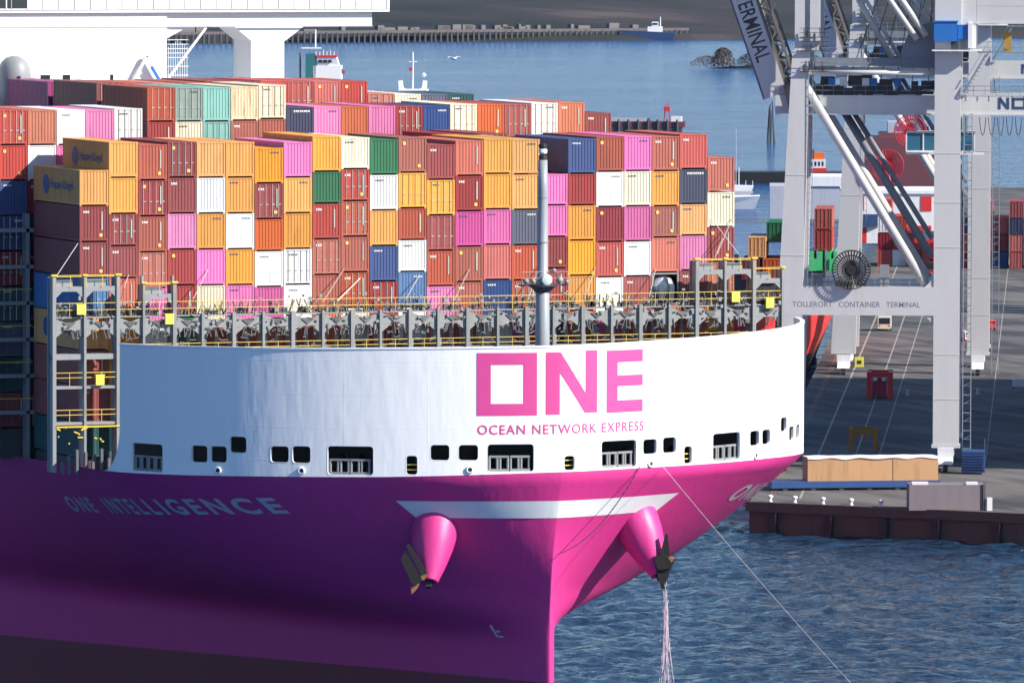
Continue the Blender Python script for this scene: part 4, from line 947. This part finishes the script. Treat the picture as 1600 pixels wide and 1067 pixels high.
    for k in range(36):
        an_ = 2*math.pi*k/36; g.bar(ctr+Vector((math.cos(an_)*.5, 0, math.sin(an_)*.5)), ctr+Vector((math.cos(an_)*2.15, -.35, math.sin(an_)*2.15)), .06, .05); g.bar(ctr+Vector((math.cos(an_)*.5, .5, math.sin(an_)*.5)), ctr+Vector((math.cos(an_)*2.15, .75, math.sin(an_)*2.15)), .06, .05)
    for rr_ in (1.0, 1.6, 2.15):
        for yy in (-.35, .75): g.path([ctr+Vector((math.cos(t*math.pi/14)*rr_, yy*(rr_-.5)/2, math.sin(t*math.pi/14)*rr_)) for t in range(29)], .06, 5)
    g.lathe([(.55, -.2), (.55, .8)], ctr, (0, 1, 0), 14); lp(c, g, 'cable_reel', M_BLACK)
    g = MB(); g.box(-15.2, -14, -.7, .6, 20.6, 22); g.box(-7.6, -6.6, -.7, .6, 20.6, 23); g.box(-12.6, -9.2, .2, 1.2, 20.6, 21.2); lp(c, g, 'reel_cabinet', M_LASH)
    return c
cr1 = gantry((135.7, 191.4, QZ), 'large grey gantry crane with raised boom nearest on the quay')
index_children()
cr2 = copy_tree(cr1); cr2.location = (211.9, 348.2, QZ); tag(cr2, 'second grey gantry crane standing further along the quay with red reels', 'crane', 'grey gantry cranes on the quay')
index_children()
for ch in CHILD[cr2.name]:
    b = ch.name.split('.')[0]
    if b in ('cable_reel',):
        ch.location = (-1.6, 0, 5.6); me = ch.data.copy(); me.materials.clear(); me.materials.append(mat('reel_dark_red', (.52, .02, .04), .5, wear=.3)); ch.data = me
        pass
        o2 = ch.copy(); COL.objects.link(o2); o2.location = (1.4, .5, 10.2)
    if b in ('portal_letter', 'portal_beam', 'sill_beam', 'festoon_loop', 'reel_cabinet', 'walkway_rail'): bpy.data.objects.remove(ch)

# blue crane leg at the right edge
bc = tag(empty('blue_gantry_crane', (298, 470, QZ), ANG), 'blue crane leg and beam at the far right edge', 'crane')
for b in (0, 15):
    MB().box(-2, 2, b-1, b+1, 0, 50).build('leg', M_BLUE, bc)
    MB().box(18, 21, b-1, b+1, 0, 50).build('leg', M_BLUE, bc)
    MB().box(1.9, 18.1, b-.8, b+.8, 33, 36).build('portal_beam', M_BLUE, bc)
MB().prism([(-2, -1.1, 40), (-3.6, -1.1, 46), (-2, -1.1, 50)], (0, 2, 0)).build('gusset', M_BLUE, bc)
MB().box(-20, 40, 5, 8, 50, 53).build('main_girder', M_BLUE, bc)
# ------------------------------------------------------------------ things on the quay
def thing(name, loc, rz, label, cat, group=None): return tag(empty(name, loc, rz), label, cat, group)
ra = math.atan2(-3.1, 14.2)
t = thing('flatbed_platform', (109.4, 170.0, QZ), ra, 'long blue flat platform under the wooden crate', 'platform')
g = MB(); g.box(-4, 14.6, -.2, 3.2, .35, 1.0); g.build('bed', M_NAVY, t)
g = MB(); g.box(-4, 14.6, -.26, -.2, .30, .98); g.build('side_rail', mat('platform_blue', (.02, .07, .22), .5, wear=.3), t)
for k in range(6):
    g = MB(); g.lathe([(.36, 0), (.36, .3)], (-2.5+k*3.1, -.15, .36), (0, 1, 0), 12); g.build('wheel', M_DARK, t)
t = thing('wooden_crate', (109.4, 170.0, QZ+1.0), ra, 'long plywood crate with snow-white covered top on the blue platform', 'crate')
for k in range(3):
    g = MB(); x0, x1 = ((0, 4.5), (4.52, 9.4), (9.42, 14.4))[k]; g.box(x0, x1, 0+(.05 if k == 1 else 0), 3.0, 0, 2.55); g.build('plywood_panel', M_WOOD, t)
rows = [[(-.05+i*.484, y, 2.58+.02*math.sin(i*1.3+y)+.012*math.sin(i*.6)) for i in range(31)] for y in (-.1, 1, 2, 3.1)]
MB().grid(rows).build('cover_sheet', M_SNOW, t, True)
rows = [[(-.05+i*.484, -.1, 2.58+.02*math.sin(i*1.3-.1)+.012*math.sin(i*.6)-d*(.6+.3*math.sin(i*.9))) for i in range(31)] for d in (0, .28)]
MB().grid(rows).build('cover_hem', M_SNOW, t)
rb = math.atan2(-2.7, 7.6)
t = thing('concrete_block', (108.6, 141.5, QZ), rb, 'low lilac grey concrete block on the quay edge', 'block')
MB().box(0, 8.0, 0, 3.5, 0, 2.7).build('block_body', M_CONC, t)
for x0, x1 in ((.3, 2.0), (6.0, 7.2)): MB().box(x0, x1, .1, 1.2, 2.7, 2.95).build('white_fitting', M_SNOW, t)
for x in (7.75, 7.95): MB().tube((x, -.1, 0), (x, -.1, 2.9), .05).build('corner_post', M_DARK, t)
MB().box(8.15, 8.7, -.3, .4, 0, 1.35).build('white_fitting', M_SNOW, t)
t = thing('access_stair', (136.3, 186.5, QZ), ANG, 'blue stair tower at the foot of the nearest crane leg', 'stair')
MB().box(-.9, 1.6, -1, 1.2, .2, 2.6).build('stair_body', mat('platform_blue', (.02, .07, .22)), t)
for k in range(8): MB().box(-.9, 1.6, -1.35+k*.04, -1.0, .25+k*.3, .33+k*.3).build('tread', M_NAVY, t)
for x in (-.9, 1.6): MB().bar((x, -1.2, .2), (x, 1, 3.8), .05, .05).build('stair_rail', M_NAVY, t)
def frame_thing(name, loc, wd, dp, ht, m, label, cat, leg=.22):
    t = thing(name, loc, ANG, label, cat)
    for x in (-wd/2, wd/2):
        for y in (0, dp): MB().box(x-leg, x+leg, y-leg, y+leg, 0, ht).build('leg', m, t)
    for y in (0, dp): MB().box(-wd/2+leg, wd/2-leg, y-leg*.9, y+leg*.9, ht-.6, ht-.05).build('top_beam', m, t)
    for x in (-wd/2, wd/2): MB().box(x-leg*.9, x+leg*.9, leg, dp-leg, ht-.55, ht-.1).build('side_beam', m, t)
    return t
t = frame_thing('red_spreader', (178.9, 307.0, QZ), 2.7, 5.5, 3.4, M_RED, 'red lifting frame standing on the apron under the crane portal', 'lifting frame', .26)
MB().box(-.9, .9, .3, 5.0, .3, 2.7).build('hopper', mat('spreader_maroon', (.30, .02, .05), .5, wear=.3), t)
for x in (-.8, .3): MB().box(x, x+.5, -.3, -.1, 2.3, 2.7).build('head_block', M_SNOW, t)
t = frame_thing('yellow_spreader_stand', (139.0, 222.1, QZ), 2.9, 4.0, 2.6, mat('ochre', (.35, .19, .02), .6, wear=.5), 'ochre yellow lifting frame on the shaded apron beside the bow', 'lifting frame', .2)
for k in range(4): MB().bar((-1.3+k*.8, -.15, 1.3+.2*(k % 2)), (-.6+k*.6, -.15, 2.1), .1, .1).build('cross_brace', mat('ochre', (.35, .19, .02)), t)
def car(name, loc, rz, L, W, H, m, label, cat, van=False):
    t = thing(name, loc, rz, label, cat)
    prof = [(-L/2, .35), (L/2, .35), (L/2, .85), (L*.36, 1.0), (L*.22, H), (-L*.40, H), (-L/2, 1.0)] if not van else [(-L/2, .35), (L/2, .35), (L/2, 1.0), (L*.36, 1.15), (L*.26, H), (-L/2, H)]
    MB().prism([(-W/2, x, z) for x, z in prof], (W, 0, 0)).build('body', m, t)
    MB().box(-W*.42, W*.42, L*.26, L*.33, 1.05, H-.12).build('windscreen', M_GLASS, t); MB().box(-W*.42, W*.42, -L/2-.02, -L/2+.05, 1.05, H-.15).build('rear_window', M_GLASS, t)
    for s in (-1, 1):
        for y in (-L*.3, L*.3): MB().lathe([(.34, 0), (.34, .22)], (s*W/2-(.2 if s > 0 else .02), y, .34), (1, 0, 0), 14).build('wheel', M_DARK, t)
        MB().box(s*W*.36-.12, s*W*.36+.12, -L/2-.03, -L/2, .7, .9).build('tail_light', M_RED, t)
    return t
car('parked_van', (243.0, 449.0, QZ), ANG, 4.8, 1.95, 2.1, mat('car_cream', (.62, .60, .45), .3, wear=.05), 'cream white van parked under the crane portal', 'van', True)
t = thing('dark_trailer', (234.5, 455, QZ), ANG, 'dark flat trailer parked left of the cream van', 'trailer')
MB().box(-2.2, 1.6, -1, 2, .9, 1.9).build('load', M_DARK, t); MB().box(-2.5, 1.9, -1.2, 2.4, .6, .88).build('bed', M_RUST_SUNLIT, t)
for x in (-1.8, 1.2): MB().lathe([(.4, 0), (.4, .3)], (x, -1.2, .4), (0, 1, 0), 12).build('wheel', M_DARK, t)
t = thing('white_barrier', (204.0, 318, QZ), ANG, 'white panelled barrier on the apron right of the crane leg', 'barrier')
MB().box(-1.1, 1.1, 0, .25, .35, 1.3).build('panel', M_SNOW, t)
for x in (-.95, .95): MB().box(x-.07, x+.07, -.1, .35, 0, .34).build('foot', M_DARK, t)
t = thing('striped_barrier', (207.5, 312, QZ), ANG, 'red and white barrier leaning right of the white panelled one', 'barrier')
for k in range(4): MB().bar((-.5+k*.25, 0, .1+k*.35), (-.28+k*.25, 0, .42+k*.35), .10, .14).build('band', (M_RED, M_SNOW)[k % 2], t)
t = thing('yellow_bogie_guard', (203.5, 369, QZ), ANG, 'bright yellow guard box beside the second crane foot', 'guard box')
MB().box(-.6, .6, -.5, .5, 0, 1.3).build('box_body', M_LYEL, t)
MB().box(-.3, .3, -.52, -.5, .4, .9).build('label_plate', M_DARK, t)
for i, (a, b) in enumerate(((13.5, 176), (17.5, 182), (22.5, 180), (20, 158))):
    c = qpt(a, b); t = MB().hexa([(-.25, -.12, 0), (.25, -.12, 0), (.25, .12, 0), (-.25, .12, 0)], [(-.12, -.06, .9), (.12, -.06, .9), (.12, .06, .9), (-.12, .06, .9)]).build('road_marker', M_SNOW)
    t.location = c; tag(t, ('small white marker left of centre on the far apron line', 'small pale marker in the middle of the far apron line', 'small white marker nearest the crane leg on the far apron line', 'lone white marker on the shaded apron in front of the line')[i], 'marker', 'white road markers')

# block added out of view on the right to shade the apron and basin
t = thing('added_shade_block', (0, 0, 0), 0, 'tall grey block added out of view on the right to shade the apron', 'shed')
sa = Vector((150, 40, QZ)); e1 = Vector((.66, -.75, 0)); e2 = Vector((.75, .66, 0))
SH = [(150, 185), (262, 112), (302, 268), (217, 313)]
MB().prism([(x, y, QZ) for x, y in SH], (0, 0, 44)).build('shade_block_wall', M_SHED, t)

# ------------------------------------------------------------------ feeder ship with red bow beyond the quay edge
c2 = Vector((211.9, 348.2, 0))
fs_ = tag(empty('feeder_ship', (c2+ND*-31+QD*10), ANG), 'smaller red hulled feeder ship moored at the quay behind the bow', 'ship')
g = MB(); rows = []
for z, k in ((-2, .55), (2, .7), (4.8, .82)):
    rows.append([(-9.6*k, 90, z), (-9.6*k, 16, z), (-5*k, 6, z), (0, 1+(5-z)*.4, z), (5*k, 6, z), (9.6*k, 16, z), (9.6*k, 90, z)])
MB().grid(rows).build('lower_hull', M_BLACK, fs_)
rows = []
for z, k in ((4.8, .82), (8, .95), (11.2, 1.02)):
    rows.append([(-9.6*k, 90, z), (-9.6*k, 16, z), (-6*k, 6, z), (0, 1+(5-z)*.45, z), (6*k, 6, z), (9.6*k, 16, z), (9.6*k, 90, z)])
MB().grid(rows).build('upper_hull', M_RED, fs_)
MB().add([(-9.5, 90, 10.4), (-9.5, 16, 10.4), (0, 2, 10.4), (9.5, 16, 10.4), (9.5, 90, 10.4)], [(0, 1, 2, 3, 4)]).build('deck', M_DECK, fs_)
MB().box(-9, 9, 22, 60, 10.45, 15.9).build('hatch_block', M_DARK, fs_)
for x in (7.6, 10.5): MB().box(x-.6, x+.6, 21.0, 22, 15.9, 17.6).build('green_guide', M_GREEN, fs_)
def wpt(a, b, z): v = fs_.location+ND*a+QD*b; return (v.x, v.y, z)
for nm_, a, b, z, c, hk, lab in (('x', -.2, 22, 17.6, 'o', 'H', 'orange container on top of the left stack on the feeder ship'), ('x', -1.0, 20.5, 14.6, 'k', 'H', 'dark red container below the orange one on the feeder ship'), ('x', 1.9, 21.5, 14.6, 'u', 'H', 'brown orange container right of the dark red one on the feeder ship'),
                                 ('x', 9.0, 22, 21.6, 'r', 'H', 'rust red container on top of the green guides on the feeder ship'), ('x', 9.0, 22, 18.65, 'R', 'H', 'bright red container under the rust red one on the feeder ship'), ('x', -4.5, 23, 14.6, 'v', 'H', 'dark teal container at the left end of the feeder ship stacks'), ('x', 2.2, 26, 19.5, 'g', 'H', 'green container behind the orange one on the feeder ship')):
    p = wpt(a, b, z); container(p[0], p[1], p[2], c, hk, lab, 'containers on the feeder ship', rz=ANG, rich=False, style='door')
MB().box(-9, -.1, 22, 60, 15.9, 14.6+.0).build('hatch_block', M_DARK, fs_) if False else None
g = MB()
for x in (7.4, 8.6, 9.8, 10.9): g.box(x-.35, x+.35, 21.2, 33, 15.95, 18.6)
g.build('green_guide', M_GREEN, fs_)
YARD = [(3.0, 524, 'RkwR'), (5.6, 524, 'wRR'), (8.2, 523, 'kR'), (10.8, 523, 'Rw'), (15.5, 520, 'RcRn'), (18.1, 520, 'kRb'), (20.7, 519, 'nRcR'), (23.3, 519, 'bkR'), (25.9, 518, 'RRnc'), (28.5, 518, 'ckR'), (31.1, 517, 'nnR')]
for i, (a, b, cols) in enumerate(YARD):
    for t, c in enumerate(cols):
        p = qpt(a, b); container(p.x, p.y, QZ+t*2.92, c, 'H', f'{CP[c][0]} container, {("bottom", "second", "third", "fourth")[t]} tier of {ORD[i]} stack from left, yard behind cranes', 'containers in the terminal yard', rz=ANG, rich=False, style='door')
t = tag(empty('reach_stacker', qpt(12.4, 455), ANG), 'red lifting vehicle with raised arm working behind the crane brace', 'lifting vehicle')
MB().box(-1.6, 1.6, 0, 6, .9, 2.2).build('chassis', M_RED, t); MB().box(-1.0, 1.0, 3.2, 5.4, 2.2, 4.0).build('cab', M_MAROON, t); MB().box(-.85, .85, 3.12, 3.2, 2.8, 3.8).build('windscreen', M_GLASS, t)
MB().bar((0, 5.5, 3.8), (0, -3, 8.2), .45, .5).build('boom', M_RED, t); MB().box(-3.0, 3.0, -3.6, -2.6, 7.4, 8.0).build('spreader', M_RED, t)
for x in (-1.5, 1.5):
    for y in (1, 5): MB().lathe([(.8, -.3), (.8, .3)], (x, y, .8), (1, 0, 0), 16).build('wheel', M_DARK, t)
for i_, (a, b, col_, lab) in enumerate(((16, 300, M_SNOW, 'small white car parked on the far apron right of the crane'), (18.5, 330, M_RED, 'small red car parked behind the white one on the far apron'))):
    p = qpt(a+4, b); car('parked_car', p, ANG+.2, 4.2, 1.8, 1.5, col_, lab, 'car', False)
# crane rails let into the apron
for a in (1.9, 19.2):
    for da in (0, .35): MB().add([qpt(a+da-.05, 2, QZ+.012), qpt(a+da+.05, 2, QZ+.012), qpt(a+da+.05, 640, QZ+.012), qpt(a+da-.05, 640, QZ+.012)], [(0, 1, 2, 3)]).build('crane_rail', M_RUST_SUNLIT, quay, fix=False)
# ------------------------------------------------------------------ middle distance
def ang_view(): return -YAW
AV = -YAW-.03
t = thing('striped_hall', (352.6, 713.9, 3.6), AV, 'low hall with red and white striped wall behind the crane', 'building')
MB().box(0, 19, .3, 20, 0, 9.2).build('wall', M_SNOW, t)
for x0, x1, z0, z1 in ((.8, 4.0, 6.0, 8.7), (14.5, 16.5, 6.0, 8.7), (2.2, 4.5, .1, 2.9), (7.5, 16.5, .1, 2.6), (10.5, 16.5, 2.6, 3.3)): MB().box(x0, x1, .2, .3, z0, z1).build('red_panel', M_RED, t)
MB().box(-.3, 19.3, 0, 20.3, 9.2, 9.8).build('roof', M_SNOW, t)
MB().prism([(.6, -.5, 5.4), (9, -.5, 5.4), (8.4, -.5, 4.2), (6, -.5, 3.1), (3, -.5, 3.3), (1.2, -.5, 4.2)], (0, .5, 0)).build('canopy', M_NAVY, t)
t = thing('grey_shed', (404.1, 875.9, 1), AV, 'pale blue grey shed with white roof behind the crane leg', 'shed')
MB().box(3, 19.5, 0, 18, 0, 6.8).build('wall', M_SHED, t); MB().box(10.5, 19.8, -.3, 18.3, 6.8, 8.8).build('roof', M_SNOW, t)
t = thing('dark_barge', (487.3, 1082.8, 0), AV, 'dark low barge lying across the water behind the containers', 'barge')
MB().hexa([(0, 0, 0), (27, 0, 0), (27, 9, 0), (0, 9, 0)], [(-1, -.3, 2.7), (28, -.3, 2.7), (28, 9.3, 2.7), (-1, 9.3, 2.7)]).build('hull', M_BLACK, t)
MB().box(14, 18, 2, 7, 2.7, 5).build('deckhouse', M_SNOW, t)
t = thing('white_motor_yacht', (427.5, 945.1, 0), AV, 'white passenger boat with flared bow beside the container stack', 'boat')
MB().hexa([(-3, 1, 0), (5.4, .5, 0), (5.4, 5.5, 0), (-3, 6, 0)], [(-3, 0, 2.4), (6.6, -.2, 2.9), (6.6, 6.2, 2.9), (-3, 7, 2.4)]).build('hull', M_HOUSE, t)
MB().hexa([(-3, 1, 2.5), (4.5, 1, 2.8), (4.5, 5, 2.8), (-3, 6, 2.5)], [(-3, 1.2, 5.2), (5.2, .8, 5.0), (5.2, 5, 5.0), (-3, 6, 5.2)]).build('cabin', M_HOUSE, t)
MB().box(-3, 5.1, .75, .85, 3.4, 3.9).build('window_band', M_SHED, t)
for k in range(6): MB().tube((-2.5+k*1.5, 1.2, 5.1), (-2.5+k*1.5, 1.2, 6.2), .06).build('rail_post', M_SNOW, t)
MB().tube((2, 3, 5), (2, 3, 9), .09).build('mast', M_SNOW, t)
t = thing('red_white_ferry', (505.5, 1076, 2.7), AV, 'small red and white harbour boat seen left of the crane brace', 'boat')
MB().box(-3, 2, 0, 3, 0, 1.0).build('hull', M_RED, t); MB().box(-2.8, 1.8, .2, 2.8, 1.0, 3.0).build('cabin', M_SNOW, t)
for k in range(5): MB().box(-2.5+k*.85, -2.1+k*.85, .15, .2, 1.5, 2.5).build('window', M_GLASS, t)
MB().box(-1, 1.4, .5, 2.5, 3.0, 4.6).build('wheelhouse', M_OR, t); MB().box(-2.2, -1, .5, 2.5, 3.0, 5.4).build('funnel', M_BLACK, t)
t = thing('maroon_freighter', (499, 1045.5, 0), AV, 'dark maroon freighter hull lying behind the crane braces', 'ship')
MB().hexa([(6, 0, -1), (22, 0, -1), (22, 14, -1), (6, 14, -1)], [(3, -.5, 12), (24, -.5, 12), (24, 15, 12), (3, 15, 12)]).build('hull', M_MAROON, t)
MB().box(10, 20, 2, 12, 12, 15.5).build('deckhouse', M_SHED, t); MB().box(8, 21, 1, 13, 11.9, 13).build('hatch_cover', M_MAROON, t)
for k in range(3): MB().box(12+k*3, 13.5+k*3, 1.9, 2.0, 13.6, 14.5).build('name_board', M_BLUE, t)
# tug with teal funnel casing and white wheelhouse
t = thing('harbour_tug', (640, 1800, 0), AV, 'tug with white wheelhouse and teal casing behind the red containers', 'tug')
MB().hexa([(-7, -3, -1), (9, -3, -1), (9, 20, -1), (-7, 20, -1)], [(-8, -5, 5), (10, -5, 5), (10, 22, 5), (-8, 22, 5)]).build('hull', M_MAROON, t)
MB().box(-1, 8.2, 3, 12, 5, 11.6).build('deckhouse', M_HOUSE, t)
g = MB(); g.hexa([(.4, 3.5, 11.6), (7.4, 3.5, 11.6), (7.4, 11, 11.6), (.4, 11, 11.6)], [(.2, 3, 14.4), (6.6, 3, 14.4), (6.6, 11, 14.4), (.2, 11, 14.4)]); g.build('wheelhouse', M_HOUSE, t)
for k in range(3): MB().box(.7+k*1.6, 1.9+k*1.6, 2.9, 3.05, 12.6, 13.6).build('window', M_GLASS, t)
MB().box(-.1, 6.8, 2.8, 11.2, 14.4, 15.0).build('wheelhouse_roof', M_RED, t)
MB().box(-3.6, -.2, 3, 9, 5, 15.6).build('funnel_casing', M_TUGG, t)
MB().box(-5, 1.5, 4, 6, 17.2, 17.6).build('mast_yard', M_HOUSE, t); MB().tube((-.4, 5, 14), (-.4, 5, 23.5), .25).build('mast', M_HOUSE, t)
MB().tube((-5.4, 4, 5), (-5.4, 4, 16), .3).build('exhaust_post', M_MAROON, t); MB().bar((6.8, 6, 11), (9.2, 6, 9), .4, .6).build('bridge_wing', M_MAROON, t)
for k in range(5): MB().tube((1+k*1.2, 5, 15), (1+k*1.2, 5, 16.2+.5*(k % 2)), .12).build('aerial', M_SNOW, t)
t = thing('white_workboat', (612.9, 1636.3, 0), AV, 'white mast and raised bulwarks of a boat behind the cream container', 'boat')
MB().hexa([(-4.2, -6, -1), (4.2, -6, -1), (4.2, 14, -1), (-4.2, 14, -1)], [(-4.4, -7, 7.8), (4.4, -7, 7.8), (4.4, 14, 7.8), (-4.4, 14, 7.8)]).build('hull', M_HOUSE, t)
for s in (-1, 1): MB().prism([(s*4.3, 0, 7.8), (s*1.9, 0, 7.8), (s*2.9, 0, 8.6), (s*3.2, 0, 10.8), (s*4.5, 0, 10.6)], (0, 1.4, 0)).build('bulwark', M_HOUSE, t)
MB().tube((0, 1, 7.8), (0, 1, 19.5), .22).build('mast', M_HOUSE, t); MB().tube((-1.2, 1, 16.5), (1.4, 1, 16.5), .12).build('mast_yard', M_HOUSE, t)
MB().box(-1.2, -.3, .8, 1.2, 13.6, 14.8).build('signal_flag', M_RED, t); MB().lathe([(.2, -.7), (.75, -.2), (.75, .2), (.2, .7)], (3.4, 1, 12.4), (0, 0, 1), 10).build('radar_dome', M_HOUSE, t, True)
# coaster on the far side
t = thing('coaster', (1159.7, 2768.4, 0), AV, 'small coaster with white wheelhouse lying at the far shore', 'ship')
MB().hexa([(-15, 0, -1), (8, 0, -1), (8, 8, -1), (-15, 8, -1)], [(-17, -.5, 4.6), (9, -.5, 3.6), (9, 8.5, 3.6), (-17, 8.5, 4.6)]).build('hull', M_NAVY, t)
MB().box(-4, 3, 1, 7, 3.8, 6.4).build('deckhouse', M_HOUSE, t); MB().box(-2, 1, 1, 6, 6.4, 8.6).build('wheelhouse', M_HOUSE, t); MB().box(-1.7, .7, .9, 1, 7.2, 8.1).build('window', M_GLASS, t); MB().tube((2, 3, 6), (2, 3, 11), .2).build('mast', M_HOUSE, t)
# far wharf on piles
t = thing('far_wharf', (955, 2744, 0), math.atan2(34, 190), 'long dark timber wharf on piles along the far shore', 'wharf')
MB().box(-210, 232, 0, 8, 4.2, 5.4).build('wharf_deck', mat('wharf_grey', (.09, .08, .085), .8, wear=.5), t)
g = MB(); r = random.Random(2)
for k in range(150): x = -209+k*2.95+r.uniform(-.4, .4); g.box(x-.45, x+.45, -.2, .5, -2, 4.2+r.random()*.8)
o = g.build('timber_piles', mat('pile_dark', (.05, .045, .05), .8, wear=.4), t); o['kind'] = 'stuff'
g = MB()
for k in range(50):
    x = -200+r.random()*420; g.box(x, x+r.uniform(1, 7), 9, 12, 5.3, 5.9+r.random()*2.0)
o = g.build('stored_goods', mat('goods', (.12, .11, .11), .8, wear=.5, vary=.2), t); o['kind'] = 'stuff'
# tree belts on the far shore
def bush(name, loc, rx, ry, h, nl, m, label, cat, lean=0, twig=True):
    t = thing(name, loc, 0, label, cat); r = random.Random(hash(name+str(loc)) & 0xffff); g = MB()
    for k in range(nl):
        a = r.random()*6.283; q = math.sqrt(r.random()); z = h*r.random()**.8; sc_ = math.sqrt(max(.05, 1-(z/h)**2)); c = Vector((math.cos(a)*q*rx*sc_, math.sin(a)*q*ry*sc_, z)); d = h*.038*(.6+r.random())
        n = Vector((r.gauss(0, 1), r.gauss(0, 1), r.gauss(0, 1))).normalized(); u = n.orthogonal().normalized()*d; v = n.cross(u).normalized()*d
        g.add([c-u, c+v*.7, c+u, c-v*.7], [(0, 1, 2, 3)])
    g.build('crown', m, t, fix=False)
    g = MB()
    for k in range(7):
        a = r.random()*6.283; e = Vector((math.cos(a)*rx*.5, math.sin(a)*ry*.5, h*(.6+.35*r.random()))); g.tube((r.uniform(-.3, .3), 0, 0), e, h*.016, 5, h*.004)
    g.build('trunk', M_DARK, t)
    return t
FOL = [mat('winter_brush', (.10, .075, .06), .9, wear=.5, streak=False, dirt=(.04, .035, .03)), mat('evergreen_brush', (.030, .045, .032), .9, wear=.5, streak=False, dirt=(.015, .02, .02)), mat('bare_twigs', (.15, .10, .09), .9, wear=.4, streak=False)]
rows = []
IC = Vector((1004, 2195, 0)); IU = Vector((.934, -.357, 0)); IV = Vector((.357, .934, 0))
for i in range(9):
    k = i/8; row = []
    for a in range(33):
        an_ = a/32*6.2832; rr_ = (1-k**2)*(1+.08*math.sin(3*an_)); p = IC+IU*math.cos(an_)*60*rr_+IV*math.sin(an_)*15*rr_; row.append((p.x, p.y, -1+2.9*k+.25*math.sin(a*2.1)))
    rows.append(row)
stru(MB().grid(rows).build('islet', land_mat(), None, True))
ib = random.Random(9)
for i in range(14):
    u = -54+i*8.0+ib.uniform(-1.5, 1.5); p = IC+IU*u+IV*ib.uniform(-4, 2); k = (2, 0, 1)[i % 3]; h = 7.5 if i == 1 else ib.uniform(4, 6.5)
    bush('shrub', (p.x, p.y, .6), ib.uniform(5, 8) if i != 1 else 5.5, 4, h, 1500, FOL[k], f'{("bare reddish", "brown winter", "dark green")[i % 3]} bush, {ORD[i]} from the left tip of the islet', 'bush', 'bushes on the islet')
# jetty with a red beacon
t = thing('jetty', (603.2, 1450.6, 0), math.atan2(-17.3, 15.6)*.25+AV*.6, 'dark jetty head with red light beacon in mid water', 'jetty')
MB().box(-12, 22, 0, 6, 1.8, 3.4).build('jetty_deck', M_MAROON, t); MB().box(-12, 21, -.1, 6.1, .2, 1.7).build('jetty_wall', M_DARK, t)
for k in range(12): MB().tube((-11+k*2.8, -.3, -1), (-11+k*2.8, -.3, 4.0), .3).build('pile', M_DARK, t)
MB().box(-10, 12, 2, 4, 3.4, 4.3).build('pipe_rack', M_SHED, t); MB().box(18, 21, 1, 4, 3.4, 4.8).build('hut', M_SNOW, t)
for s in (-1, 1): MB().bar((16.8+s*.9, 1, 3.4), (16.8+s*.3, 1, 8.6), .14, .14).build('beacon_leg', M_RED, t)
MB().box(15.9, 17.7, .4, 1.8, 6.4, 7.6).build('beacon_daymark', M_RED, t)
# mooring dolphin and slim poles
t = thing('dolphin', (613, 1355, 0), 0, 'cluster of dark mooring piles left of the crane leg', 'mooring piles')
for k in range(5): MB().tube((math.cos(k*1.25)*1.2, math.sin(k*1.25)*1.2, -2), (math.cos(k*1.25)*.5, math.sin(k*1.25)*.5, 8+k*.9), .20).build('pile', M_DARK, t)
o = MB().tube((0, 0, 0), (0, 0, 16), .10, 6, .06).build('slim_pole', M_SHED); o.location = (448, 990, 0); tag(o, 'slim lamp pole above the white passenger boat', 'pole')
# gull in flight
t = tag(empty('seagull', (-71.8, -198.1, 58.8), .4), 'white gull gliding above the water left of centre', 'bird')
g = MB(); g.lathe([(.01, -.22), (.05, -.14), (.075, 0), (.06, .12), (.035, .18), (.01, .24)], (0, 0, 0), (0, 1, .1), 10); g.build('body', M_HOUSE, t, True)
for s in (-1, 1): MB().hexa([(s*.04, -.07, .02), (s*.04, .09, .02), (s*.28, .06, .12), (s*.28, -.05, .12)], [(s*.04, -.07, .035), (s*.04, .09, .035), (s*.28, .06, .13), (s*.28, -.05, .13)]).hexa([(s*.28, -.05, .12), (s*.28, .06, .12), (s*.5, -.02, .07), (s*.49, -.05, .07)], [(s*.28, -.05, .13), (s*.28, .06, .13), (s*.5, -.02, .08), (s*.49, -.05, .08)]).build('wing', M_HOUSE, t)

# bank added out of view on the left to hide the bright low horizon
rows = []
for i, (x, y) in enumerate(((-300, 4200), (-420, 2600), (-480, 1200), (-500, 500), (-520, 0), (-560, -350), (-700, -700))):
    rows.append([(x-60*k*.6, y-5*k, -1 if k == 0 else (18+14*k+5*math.sin(i*2.1+k)) if k < 5 else 88) for k in range(9)])
stru(MB().grid(rows).build('added_horizon_bank', land_mat(), smooth=True))

# ------------------------------------------------------------------ air
hz = bpy.data.materials.new('haze_air'); hz.use_nodes = True; hn = hz.node_tree; hn.nodes.clear()
ho = hn.nodes.new('ShaderNodeOutputMaterial'); hv = hn.nodes.new('ShaderNodeVolumePrincipled'); hv.inputs['Color'].default_value = (.45, .68, 1.0, 1); hv.inputs['Density'].default_value = HAZE
hv.inputs['Anisotropy'].default_value = 0.0
hn.links.new(hv.outputs[0], ho.inputs['Volume'])
o = MB().box(-6200, 9200, -2200, 9200, -6, 112).build('haze', hz); o['kind'] = 'stuff'; o['label'] = 'thin blue haze over the harbour'; o['category'] = 'haze'
